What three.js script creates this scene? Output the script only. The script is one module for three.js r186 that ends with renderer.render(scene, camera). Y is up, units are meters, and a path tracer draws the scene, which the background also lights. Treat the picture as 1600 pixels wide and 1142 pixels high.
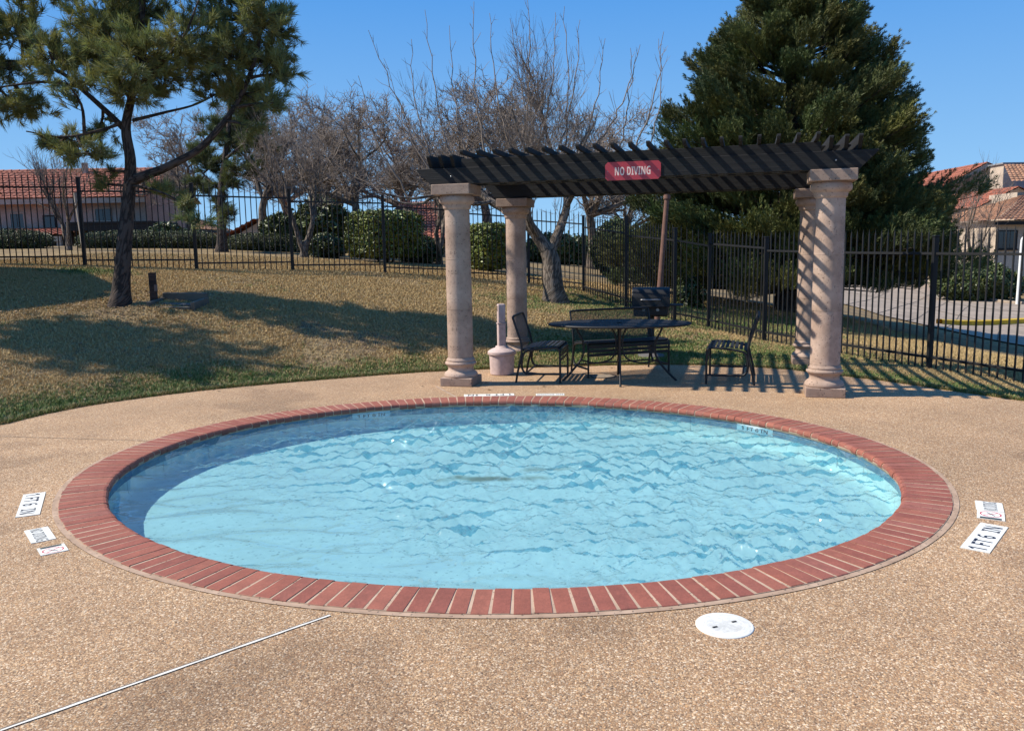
import * as THREE from 'three';
import { mergeGeometries, mergeVertices } from 'three/addons/utils/BufferGeometryUtils.js';
import { RoundedBoxGeometry } from 'three/addons/geometries/RoundedBoxGeometry.js';

// ───────── camera, sky, sun, exposure ─────────
const scene = new THREE.Scene();
const F = 1292, CW = 1600, CH = 1142, PITCH = 0.1381, ROLL = -0.0163, EYE = 1.6;
const camera = new THREE.PerspectiveCamera(2 * Math.atan(571 / F) * 180 / Math.PI, CW / CH, 0.05, 1500);
const V = (x, y, z) => new THREE.Vector3(x, y, z);
const cFwd = V(0, -Math.sin(PITCH), -Math.cos(PITCH)), cR0 = V(1, 0, 0), cU0 = cR0.clone().cross(cFwd);
const cRight = cR0.clone().multiplyScalar(Math.cos(ROLL)).addScaledVector(cU0, Math.sin(ROLL));
const cUp = cR0.clone().multiplyScalar(-Math.sin(ROLL)).addScaledVector(cU0, Math.cos(ROLL));
camera.position.set(0, EYE, 0);
camera.quaternion.setFromRotationMatrix(new THREE.Matrix4().makeBasis(cRight, cUp, cFwd.clone().negate()));
scene.add(camera);

const SUN_EL = 46 * Math.PI / 180, SUN_AZ = 2.5 * Math.PI / 180;           // light travels towards +x and a little towards the viewer
const sunDir = V(-Math.cos(SUN_EL) * Math.cos(SUN_AZ), Math.sin(SUN_EL), -Math.cos(SUN_EL) * Math.sin(SUN_AZ));
const sky = (() => {
  const w = 512, h = 256, d = new Float32Array(w * h * 4);
  const zen = [0.042, 0.172, 0.50], mid = [0.060, 0.240, 0.60], hor = [0.31, 0.54, 0.74], low = [0.24, 0.22, 0.19];
  const L = (a, b, t) => a.map((v, i) => v + (b[i] - v) * t);
  for (let j = 0; j < h; j++) {
    const el = ((j + .5) / h - .5) * Math.PI;
    for (let i = 0; i < w; i++) {
      const e = el * 180 / Math.PI;
      const c = e < 0 ? L(hor, low, Math.min(1, -e / 6)) : e < 18 ? L(hor, mid, Math.pow(e / 18, 0.66)) : L(mid, zen, Math.min(1, (e - 18) / 55));
      const k = (j * w + i) * 4; d[k] = c[0]; d[k + 1] = c[1]; d[k + 2] = c[2]; d[k + 3] = 1;
    }
  }
  const t = new THREE.DataTexture(d, w, h, THREE.RGBAFormat, THREE.FloatType);
  t.mapping = THREE.EquirectangularReflectionMapping; t.minFilter = t.magFilter = THREE.LinearFilter; t.needsUpdate = true;
  return t;
})();
scene.background = sky; scene.environment = sky;
const sun = new THREE.DirectionalLight(new THREE.Color(1, 0.93, 0.81), 5);
sun.position.copy(sunDir).multiplyScalar(60).add(V(0, 0, -12)); sun.target.position.set(0, 0, -12);
sun.castShadow = true; sun.shadow.mapSize.set(4096, 4096);
Object.assign(sun.shadow.camera, { left: -45, right: 45, top: 45, bottom: -45, near: 1, far: 160 });
scene.add(sun, sun.target);
const renderer = new THREE.WebGLRenderer({ antialias: true });
renderer.setSize(1024, 730); renderer.toneMapping = THREE.LinearToneMapping; renderer.toneMappingExposure = 1.36;
renderer.shadowMap.enabled = true;

// ───────── helpers ─────────
let seed = 7;
const rnd = () => { seed = (seed + 0x6D2B79F5) | 0; let t = Math.imul(seed ^ (seed >>> 15), 1 | seed); t = (t + Math.imul(t ^ (t >>> 7), 61 | t)) ^ t; return ((t ^ (t >>> 14)) >>> 0) / 4294967296; };
const rr = (a, b) => a + (b - a) * rnd();
const gauss = () => (rnd() + rnd() + rnd() + rnd() - 2) * 0.87;
const hash = (x, y) => { let n = Math.imul(x | 0, 374761393) + Math.imul(y | 0, 668265263); n = Math.imul(n ^ (n >>> 13), 1274126177); return ((n ^ (n >>> 16)) >>> 0) / 4294967296; };
const sm = t => t * t * (3 - 2 * t);
function vnoise(x, y, per = 0) {
  const xi = Math.floor(x), yi = Math.floor(y), fx = sm(x - xi), fy = sm(y - yi);
  const w = per ? v => ((v % per) + per) % per : v => v;
  const a = hash(w(xi), w(yi)), b = hash(w(xi + 1), w(yi)), c = hash(w(xi), w(yi + 1)), d = hash(w(xi + 1), w(yi + 1));
  return a + (b - a) * fx + (c - a) * fy + (a - b - c + d) * fx * fy;
}
const fbm = (x, y, o = 4, per = 0) => { let s = 0, a = .5, n = 0; for (let i = 0; i < o; i++) { s += a * vnoise(x, y, per); n += a; a *= .5; x *= 2; y *= 2; per *= 2; } return s / n; };
const clamp = (v, a = 0, b = 1) => Math.min(b, Math.max(a, v));
const sstep = (a, b, v) => sm(clamp((v - a) / (b - a)));
const mix = (a, b, t) => a + (b - a) * t;
const ray = (px, py) => cFwd.clone().addScaledVector(cRight, (px - 800) / F).addScaledVector(cUp, -(py - 571) / F);
const at = (px, py, zc) => ray(px, py).multiplyScalar(zc).add(V(0, EYE, 0));                 // a pixel and a distance along the view axis
const onGround = (px, py, h = 0) => { const d = ray(px, py); return d.multiplyScalar((h - EYE) / d.y).add(V(0, EYE, 0)); };

const used = {};
const numbered = n => { const k = used[n] = (used[n] ?? -1) + 1; return k ? `${n}_${String(k).padStart(3, '0')}` : n; };
function mesh(name, geo, mat, parent) { const m = new THREE.Mesh(geo, mat); m.name = name; m.castShadow = m.receiveShadow = true; parent.add(m); return m; }
function thing(name, label, category, pos = [0, 0, 0], turn = 0, group) {
  const o = new THREE.Group(); o.name = numbered(name); scene.add(o);
  o.position.set(...pos); o.rotation.y = turn; o.userData = { label, category };
  if (group) o.userData.group = group;
  return o;
}
const part = (name, parent) => { const g = new THREE.Group(); g.name = name; parent.add(g); return g; };
function single(name, label, category, geo, mat, group) { const m = mesh(numbered(name), geo, mat, scene); m.userData = { label, category }; if (group) m.userData.group = group; return m; }
function struct(name, geo, mat, label) { const m = mesh(numbered(name), geo, mat, scene); m.userData = { kind: 'structure', label: label ?? name }; return m; }
const merge = a => mergeGeometries(a.map(g => { g = g.index ? g.toNonIndexed() : g; for (const k of Object.keys(g.attributes)) if (!['position', 'normal', 'uv'].includes(k)) g.deleteAttribute(k); return g; }));
function boxUV(g, s = 1) {
  if (g.index) g = g.toNonIndexed();
  const p = g.attributes.position, n = p.count, uv = new Float32Array(n * 2), a = V(), b = V(), c = V();
  for (let i = 0; i < n; i += 3) {
    a.fromBufferAttribute(p, i); b.fromBufferAttribute(p, i + 1); c.fromBufferAttribute(p, i + 2);
    const nx = Math.abs((b.y - a.y) * (c.z - a.z) - (b.z - a.z) * (c.y - a.y)), ny = Math.abs((b.z - a.z) * (c.x - a.x) - (b.x - a.x) * (c.z - a.z)), nz = Math.abs((b.x - a.x) * (c.y - a.y) - (b.y - a.y) * (c.x - a.x));
    [a, b, c].forEach((q, k) => { const [u, v] = ny >= nx && ny >= nz ? [q.x, q.z] : nx >= nz ? [q.z, q.y] : [q.x, q.y]; uv[(i + k) * 2] = u * s; uv[(i + k) * 2 + 1] = v * s; });
  }
  g.setAttribute('uv', new THREE.BufferAttribute(uv, 2)); return g;
}
const box = (w, h, d, x = 0, y = 0, z = 0, r = 0.006, seg = 1) => new RoundedBoxGeometry(w, h, d, seg, Math.min(r, w / 2.01, h / 2.01, d / 2.01)).translate(x, y, z);
const plainBox = (w, h, d, x = 0, y = 0, z = 0) => new THREE.BoxGeometry(w, h, d).translate(x, y, z);
// tapered tube through points
function sweep(pts, radii, sides = 6, cap = false) {
  const n = pts.length, pos = [], nor = [], uv = [], idx = [];
  const t = V(), nrm = V(), bin = V(); let along = 0;
  for (let i = 0; i < n; i++) {
    t.copy(pts[Math.min(i + 1, n - 1)]).sub(pts[Math.max(i - 1, 0)]).normalize();
    if (i === 0) { nrm.set(Math.abs(t.y) > .9 ? 1 : 0, Math.abs(t.y) > .9 ? 0 : 1, 0); }
    nrm.addScaledVector(t, -nrm.dot(t)).normalize(); bin.crossVectors(t, nrm);
    if (i) along += pts[i].distanceTo(pts[i - 1]);
    const r = Array.isArray(radii) ? radii[i] : radii;
    for (let k = 0; k <= sides; k++) {
      const a = k / sides * Math.PI * 2, cx = Math.cos(a), sx = Math.sin(a);
      const nx = nrm.x * cx + bin.x * sx, ny = nrm.y * cx + bin.y * sx, nz = nrm.z * cx + bin.z * sx;
      pos.push(pts[i].x + nx * r, pts[i].y + ny * r, pts[i].z + nz * r); nor.push(nx, ny, nz); uv.push(k / sides * Math.max(.05, 6.28 * r), along);
    }
  }
  const s = sides + 1;
  for (let i = 0; i < n - 1; i++) for (let k = 0; k < sides; k++) { const a = i * s + k; idx.push(a, a + 1, a + s, a + 1, a + s + 1, a + s); }
  if (cap) for (const e of [0, n - 1]) { const c = pos.length / 3; pos.push(pts[e].x, pts[e].y, pts[e].z); t.copy(pts[e ? n - 1 : 1]).sub(pts[e ? n - 2 : 0]).normalize().multiplyScalar(e ? 1 : -1); nor.push(t.x, t.y, t.z); uv.push(0, 0); for (let k = 0; k < sides; k++) e ? idx.push(e * s + k, e * s + k + 1, c) : idx.push(k + 1, k, c); }
  const g = new THREE.BufferGeometry();
  g.setAttribute('position', new THREE.Float32BufferAttribute(pos, 3)); g.setAttribute('normal', new THREE.Float32BufferAttribute(nor, 3)); g.setAttribute('uv', new THREE.Float32BufferAttribute(uv, 2)); g.setIndex(idx);
  return g;
}
const curvePts = (pts, n) => new THREE.CatmullRomCurve3(pts, false, 'catmullrom', .5).getPoints(n);
const tube = (pts, r, n = 24, sides = 8) => sweep(curvePts(pts.map(p => Array.isArray(p) ? V(...p) : p), n), r, sides, true);
const bar = (a, b, r, sides = 8) => sweep([a, b].map(p => Array.isArray(p) ? V(...p) : p), r, sides, true);
function orient(g, u, v0) { return g; }

// textures
const texs = (fn, n, srgb, rep) => {
  const d = new Uint8Array(n * n * 4);
  for (let y = 0; y < n; y++) for (let x = 0; x < n; x++) { const c = fn(x / n, y / n, x, y), k = (y * n + x) * 4; d[k] = clamp(c[0]) * 255; d[k + 1] = clamp(c[1]) * 255; d[k + 2] = clamp(c[2]) * 255; d[k + 3] = 255; }
  return dataTex(d, n, srgb, rep);
};
function dataTex(d, n, srgb, rep = 1) {
  const t = new THREE.DataTexture(d, n, n); t.wrapS = t.wrapT = THREE.RepeatWrapping; t.magFilter = THREE.LinearFilter; t.minFilter = THREE.LinearMipmapLinearFilter; t.generateMipmaps = true;
  if (srgb) t.colorSpace = THREE.SRGBColorSpace; t.repeat.set(rep, rep); t.needsUpdate = true; return t;
}
const S = (r, g, b) => new THREE.Color().setRGB(r, g, b);          // linear base colour
const std = (c, rough = .8, o = {}) => new THREE.MeshStandardMaterial({ color: c, roughness: rough, ...o });
function canvasTex(w, h, draw) { const c = document.createElement('canvas'); c.width = w; c.height = h; draw(c.getContext('2d'), w, h); const t = new THREE.CanvasTexture(c); t.colorSpace = THREE.SRGBColorSpace; t.anisotropy = 4; return t; }
const greyTex = (n, per, oct, lo, hi, rep, warm = 0) => texs((u, v) => { const f = mix(lo, hi, fbm(u * per, v * per, oct, per)); return [f, f * (1 - warm * .5), f * (1 - warm)]; }, n, true, rep);

const T = {};
// exposed aggregate: pebbles splatted into a 3 m tile
{
  const n = 2048, tile = 3.2, col = new Float32Array(n * n * 3), hgt = new Float32Array(n * n);
  for (let y = 0; y < n; y++) for (let x = 0; x < n; x++) { const k = y * n + x, f = .9 + .2 * fbm(x / n * 90, y / n * 90, 2, 90); col[k * 3] = .60 * f; col[k * 3 + 1] = .475 * f; col[k * 3 + 2] = .345 * f; hgt[k] = .25 + .1 * f; }
  const cells = 420, cs = n / cells;
  const pal = [[.70, .56, .40], [.62, .47, .32], [.78, .66, .50], [.54, .40, .27], [.72, .55, .36], [.88, .79, .65], [.44, .33, .23], [.66, .57, .46], [.58, .41, .26], [.34, .26, .19], [.84, .69, .50], [.90, .82, .70]];
  for (let pass = 0; pass < 2; pass++) for (let cy = 0; cy < cells; cy++) for (let cx = 0; cx < cells; cx++) {
    if (pass && rnd() < .45) continue;
    const px = (cx + rnd()) * cs, py = (cy + rnd()) * cs, ra = rr(1.3, 3.4) * (rnd() < .12 ? 1.4 : 1), rb = ra * rr(.55, 1), an = rnd() * 3.14, ca = Math.cos(an), sa = Math.sin(an), c0 = pal[(rnd() * pal.length) | 0], c = [mix(c0[0], .68, .3), mix(c0[1], .55, .3), mix(c0[2], .41, .3)], b = rr(.88, 1.1), top = rr(.55, 1);
    const R = Math.ceil(ra) + 1;
    for (let y = -R; y <= R; y++) for (let x = -R; x <= R; x++) {
      const ex = (x * ca + y * sa) / ra, ey = (-x * sa + y * ca) / rb, q = ex * ex + ey * ey; if (q > 1) continue;
      const k = (((py + y + n) | 0) % n) * n + (((px + x + n) | 0) % n), hh = .4 + .6 * top * Math.sqrt(1 - q); if (hh < hgt[k]) continue;
      hgt[k] = hh; col[k * 3] = c[0] * b; col[k * 3 + 1] = c[1] * b; col[k * 3 + 2] = c[2] * b;
    }
  }
  const a = new Uint8Array(n * n * 4), b = new Uint8Array(n * n * 4);
  for (let k = 0; k < n * n; k++) { for (let i = 0; i < 3; i++) { a[k * 4 + i] = clamp(col[k * 3 + i]) * 255; b[k * 4 + i] = clamp(hgt[k]) * 255; } a[k * 4 + 3] = b[k * 4 + 3] = 255; }
  T.agg = dataTex(a, n, true, 1 / tile); T.aggB = dataTex(b, n, false, 1 / tile);
}
T.stone = texs((u, v) => { const f = fbm(u * 24, v * 24, 5, 24), g = fbm(u * 5 + 9, v * 5, 3, 5), pit = fbm(u * 70, v * 70, 2, 70) > .80 ? .72 : 1; const k = (.92 + .14 * (f - .5) + .2 * (g - .5)) * pit; return [k, k * (.985 + .04 * (g - .5)), k * (.97 + .07 * (g - .5))]; }, 512, true, 1 / .9);
T.stoneB = texs((u, v) => { const p = fbm(u * 70, v * 70, 2, 70); const f = .85 + .12 * fbm(u * 60, v * 60, 3, 60) - (p > .80 ? .6 : 0); return [f, f, f]; }, 512, false, 1 / .9);
T.speck = texs((u, v) => { const f = .9 + .14 * (fbm(u * 40, v * 40, 4, 40) - .5) + .16 * (fbm(u * 6, v * 6, 3, 6) - .5), s = (fbm(u * 70 + 3, v * 70, 2, 70) > .82 ? .1 : 0), e = sstep(.62, .78, fbm(u * 9 + 5, v * 9, 5, 9)) * .14; return [mix(f + s, .95, e * .5), mix(f + s, 1, e), mix(f + s, 1, e)]; }, 512, true, 1 / .35);
T.speckB = texs((u, v) => { const f = fbm(u * 80, v * 80, 3, 80); return [f, f, f]; }, 512, false, 1 / .35);
T.wood = texs((u, v) => { const f = .7 + .6 * (fbm(u * 6, v * 90, 4, 6) - .5) + .3 * (fbm(u * 3, v * 10, 2, 3) - .5); return [f, f, f]; }, 512, true, 1);
T.bark = texs((u, v) => { const r = Math.abs(fbm(u * 14, v * 14, 4, 14) - .5) * 2, f = .55 + .5 * sstep(.02, .35, r) * (.7 + .5 * fbm(u * 40, v * 40, 3, 40)); return [f, f * .97, f * .94]; }, 512, true, 1);
T.barkB = texs((u, v) => { const r = Math.abs(fbm(u * 14, v * 14, 4, 14) - .5) * 2, f = sstep(.0, .4, r); return [f, f, f]; }, 512, false, 1);
T.bark.repeat.set(1.7, .45); T.barkB.repeat.set(1.7, .45);
T.lawn = texs((u, v) => { const a = fbm(u * 140, v * 140, 3, 140), b = fbm(u * 14, v * 14, 3, 14), f = .5 + .55 * (a - .5) + .35 * (b - .5) + .3; return [f, f * (.98 + .06 * (b - .5)), f * .97]; }, 1024, true, 1 / 2.6);
T.stucco = texs((u, v) => { const f = .9 + .2 * (fbm(u * 60, v * 60, 4, 60) - .5) + .16 * (fbm(u * 4, v * 4, 3, 4) - .5); return [f, f, f]; }, 512, true, 1 / 2);
T.conc = texs((u, v) => { const f = .88 + .22 * (fbm(u * 50, v * 50, 4, 50) - .5) + .2 * (fbm(u * 5, v * 5, 4, 5) - .5); return [f, f * .99, f * .97]; }, 1024, true, 1 / 4);
T.tile = greyTex(256, 9, 4, .62, 1.12, 1 / 1.4);

const M = {
  deck: new THREE.MeshStandardMaterial({ map: T.agg, bumpMap: T.aggB, bumpScale: .0026, roughness: .86, vertexColors: true }),
  stone: std(S(.465, .338, .262), .9, { map: T.stone, bumpMap: T.stoneB, bumpScale: .004 }),
  mortar: std(S(.52, .37, .26), .95, { map: T.stone, bumpMap: T.stoneB, bumpScale: .003 }),
  joint: std(S(.52, .40, .31), .95, { map: T.stone }),
  timber: std(S(.015, .0135, .013), .8, { map: T.wood, bumpMap: T.wood, bumpScale: .002 }),
  iron: std(S(.007, .007, .008), .55, {}),
  ironRail: std(S(.008, .008, .009), .55, {}),
  strap: std(S(.02, .021, .024), .55),
  white: std(S(.74, .74, .72), .55),
  bark: std(S(.085, .062, .05), .95, { map: T.bark, bumpMap: T.barkB, bumpScale: .009 }),
  barkGrey: std(S(.20, .165, .135), .95, { map: T.bark, bumpMap: T.barkB, bumpScale: .007 }),
  twig: std(S(.215, .172, .14), .95),
  lawn: new THREE.MeshStandardMaterial({ map: T.lawn, bumpMap: T.lawn, bumpScale: .02, roughness: 1, vertexColors: true }),
  stucco: std(S(.50, .385, .305), .95, { map: T.stucco }),
  stuccoPale: std(S(.60, .48, .37), .95, { map: T.stucco }),
  trim: std(S(.50, .40, .31), .8, { map: T.stucco }),
  roof: std(S(.42, .135, .075), .85, { map: T.tile }),
  roofTan: std(S(.46, .235, .13), .85, { map: T.tile }),
  glass: new THREE.MeshPhysicalMaterial({ color: S(.05, .06, .065), roughness: .08, metalness: 0, specularIntensity: 1 }),
  darkwood: std(S(.03, .024, .02), .8, { map: T.wood }),
  concrete: std(S(.40, .32, .25), .92, { map: T.conc }),
  kerb: std(S(.46, .37, .29), .92, { map: T.conc }),
};

// ───────── terrain ─────────
const PC = V(-.128, 0, -6.244), PA = 3.152, PB = 2.753, PT = 11.7 * Math.PI / 180;       // pool: outer brick edge as an ellipse
const pex = [Math.cos(PT), Math.sin(PT)], pez = [-Math.sin(PT), Math.cos(PT)];
// point on the ellipse at parameter a, moved inwards by d along its normal
function pool(a, d = 0, y = 0) {
  const c = Math.cos(a), s = Math.sin(a); let nx = c / PA, nz = s / PB; const l = Math.hypot(nx, nz); nx /= l; nz /= l;
  const lx = PA * c - nx * d, lz = PB * s - nz * d;
  return V(PC.x + lx * pex[0] + lz * pez[0], y, PC.z + lx * pex[1] + lz * pez[1]);
}
const poolQ = (x, z) => { const dx = x - PC.x, dz = z - PC.z, lx = dx * pex[0] + dz * pex[1], lz = dx * pez[0] + dz * pez[1]; return Math.hypot(lx / PA, lz / PB); };
const deckEdge = [[-7, 5], [-6.2, -2], [-5.5, -6], [-5.01, -7.93], [-4.9, -8.4], [-4.68, -8.87], [-4.26, -9.35], [-3.82, -9.74], [-3.38, -10.03], [-2.83, -10.32], [-2.25, -10.6], [-1.7, -10.85], [-1.22, -11.04], [-.44, -11.2], [0, -11.27], [.53, -11.33], [1.43, -11.4], [2.14, -11.37], [3.07, -11.15], [3.66, -10.72], [4.07, -10.16], [4.4, -9.73], [4.66, -9.33], [4.82, -9], [5.01, -8.67], [5.23, -8.3], [5.9, -6.4], [6.8, -2], [7.5, 5]];
function inDeck(x, z) { let c = false; for (let i = 0, j = deckEdge.length - 1; i < deckEdge.length; j = i++) { const [a, b] = deckEdge[i], [p, q] = deckEdge[j]; if ((b > z) !== (q > z) && x < (p - a) * (z - b) / (q - b) + a) c = !c; } return c; }
function deckDist(x, z) { let m = 1e9; for (let i = 1; i < deckEdge.length; i++) { const [a, b] = deckEdge[i - 1], [p, q] = deckEdge[i], dx = p - a, dz = q - b, t = clamp(((x - a) * dx + (z - b) * dz) / (dx * dx + dz * dz)), d = Math.hypot(x - a - dx * t, z - b - dz * t); if (d < m) m = d; } return m; }
const posts = [[-11.4, 1.52, -16.7], [-8.74, 1.43, -17.12], [-6.59, 1.31, -17.48], [-4.84, 1.24, -18.5], [-2.91, 1.13, -19.3], [-1.2, .98, -19.9], [.45, .8, -20.3], [1.73, .61, -19.68], [2.49, .33, -17.9], [3.15, .2, -15.9], [3.76, .07, -15.7], [4.36, -.02, -14.18], [5.0, -.06, -12.65], [5.65, -.08, -11.07], [6.45, -.1, -9.1], [7.2, -.1, -7.2]];
const terrain = (() => {
  const c = [];
  for (let i = 2; i < deckEdge.length - 2; i++) if (i % 2 === 0 || i < 8) c.push([deckEdge[i][0], deckEdge[i][1], -.012]);
  for (const p of posts) c.push([p[0], p[2], p[1]]);
  c.push([-6.1, -12.92, .84], [.93, -18.02, .47], [-5.62, -13.03, .9], [-4, -12, .5], [-2.2, -12.6, .36], [-3, -15.5, .83], [-.6, -15.5, .55], [1, -14, .22], [2.6, -13, .03], [-8, -10, .68], [-7.5, -8, .5], [-10, -13, 1.15],
    [-12, -24, 1.75], [-9, -30, 1.9], [-4, -28, 1.45], [-16, -20, 1.7], [0, -27, 1.05], [-1, -40, 1.2], [-14, -45, 1.9], [5, -30, .35], [5, -45, .6], [7, -21, -.04], [9.6, -20.7, -.47], [12.7, -20.5, -.95], [12, -26.5, -.72], [14, -27, -1], [17.2, -27.8, -1.05], [18, -38, -1.05], [22, -46, -1], [26, -57, -.85], [7.6, -13, -.22], [9.5, -14, -.5], [12.5, -14, -.95], [9, -7, -.25], [12, 0, -.5], [10.5, -32, -.4], [24, -30, -1.1], [20, -20, -1.1], [-9, 0, .3], [20, -66, -.4], [-25, -30, 2.0], [-30, -60, 1.6], [0, -65, .6], [35, -50, -1]);
  const n = c.length, N = n + 3, A = [], phi = r2 => r2 < 1e-9 ? 0 : .5 * r2 * Math.log(r2);
  for (let i = 0; i < n; i++) { const row = new Float64Array(N + 1); for (let j = 0; j < n; j++) row[j] = phi((c[i][0] - c[j][0]) ** 2 + (c[i][1] - c[j][1]) ** 2) + (i === j ? .15 : 0); row[n] = 1; row[n + 1] = c[i][0]; row[n + 2] = c[i][1]; row[N] = c[i][2]; A.push(row); }
  for (let k = 0; k < 3; k++) { const row = new Float64Array(N + 1); for (let j = 0; j < n; j++) row[j] = k ? c[j][k - 1] : 1; A.push(row); }
  for (let i = 0; i < N; i++) { let p = i; for (let j = i + 1; j < N; j++) if (Math.abs(A[j][i]) > Math.abs(A[p][i])) p = j;[A[i], A[p]] = [A[p], A[i]]; for (let j = 0; j < N; j++) if (j !== i) { const f = A[j][i] / A[i][i]; if (f) for (let k = i; k <= N; k++) A[j][k] -= f * A[i][k]; } }
  const w = A.map((r, i) => r[N] / r[i]);
  return (x, z) => { const R = Math.hypot(x, z + 20), far = sstep(38, 75, R); if (far >= 1) return .3; let s = w[n] + w[n + 1] * x + w[n + 2] * z; for (let j = 0; j < n; j++) s += w[j] * phi((x - c[j][0]) ** 2 + (z - c[j][1]) ** 2); s = clamp(s, -1.2, 2.3); return mix(s, .3, far); };
})();
const ground = (x, z) => inDeck(x, z) ? 0 : terrain(x, z);
// where the line of sight through a pixel meets the terrain
function hit(px, py) { const d = ray(px, py); let t = 5, p; for (; t < 140; t += .1) { p = d.clone().multiplyScalar(t).add(V(0, EYE, 0)); if (p.y < terrain(p.x, p.z)) break; } return p; }
const lines = (a, b, lo, hi, step) => { const o = []; for (let v = lo; v <= hi + 1e-6; v += step) o.push(v); let s = step, v = lo; while (v > a) { s *= 1.25; v -= s; o.unshift(v); } s = step; v = hi; while (v < b) { s *= 1.25; v += s; o.push(v); } return o; };
const greenness = (x, z) => { const dd = deckDist(x, z), n1 = fbm(x * .9 + 40, z * .9 + 40, 4), n2 = fbm(x * 2.7 + 11, z * 2.7, 3); let g = sstep(1.15, .1, dd) * .85; g = Math.max(g, sstep(3.2, .8, Math.hypot((x - 2.6) / 1.3, z + 12.4)) * .6); g = Math.max(g, sstep(1.4, .2, Math.hypot((x + 8.2), (z + 16.2) * 1.6)) * .8); g = Math.max(g, sstep(3.5, 1, Math.hypot((x - 3.5) / 1.6, z + 17.5)) * .6); return clamp(g * (.45 + 1.1 * n1) + (n2 - .68) * .6); };
{
  const xs = lines(-300, 300, -13, 14, .2), zs = lines(-420, 40, -26, -7, .2).sort((a, b) => a - b), nx = xs.length, nz = zs.length;
  const pos = new Float32Array(nx * nz * 3), uv = new Float32Array(nx * nz * 2), col = new Float32Array(nx * nz * 3), idx = [];
  for (let j = 0; j < nz; j++) for (let i = 0; i < nx; i++) {
    const k = j * nx + i, x = xs[i], z = zs[j]; let y = terrain(x, z);
    if (inDeck(x, z)) y = poolQ(x, z) < 1.12 ? -1.5 : Math.min(-.03, y - .03);
    pos.set([x, y, z], k * 3); uv.set([x, z], k * 2);
    const g = greenness(x, z), n = .8 + .4 * fbm(x * .5, z * .5 + 7, 3), bare = sstep(.60, .72, fbm(x * .8 + 90, z * .8, 4));
    let c = [mix(.37, .105, g), mix(.26, .13, g), mix(.112, .035, g)]; c = [mix(c[0], .21, bare * .5), mix(c[1], .155, bare * .5), mix(c[2], .10, bare * .5)];
    col.set(c.map(v => v * n), k * 3);
  }
  for (let j = 0; j < nz - 1; j++) for (let i = 0; i < nx - 1; i++) { const a = j * nx + i; idx.push(a, a + nx, a + 1, a + 1, a + nx, a + nx + 1); }
  const g = new THREE.BufferGeometry(); g.setAttribute('position', new THREE.BufferAttribute(pos, 3)); g.setAttribute('uv', new THREE.BufferAttribute(uv, 2)); g.setAttribute('color', new THREE.BufferAttribute(col, 3)); g.setIndex(idx); g.computeVertexNormals();
  struct('lawn', g, M.lawn, 'dormant straw coloured lawn rising to the fence');
}

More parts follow.
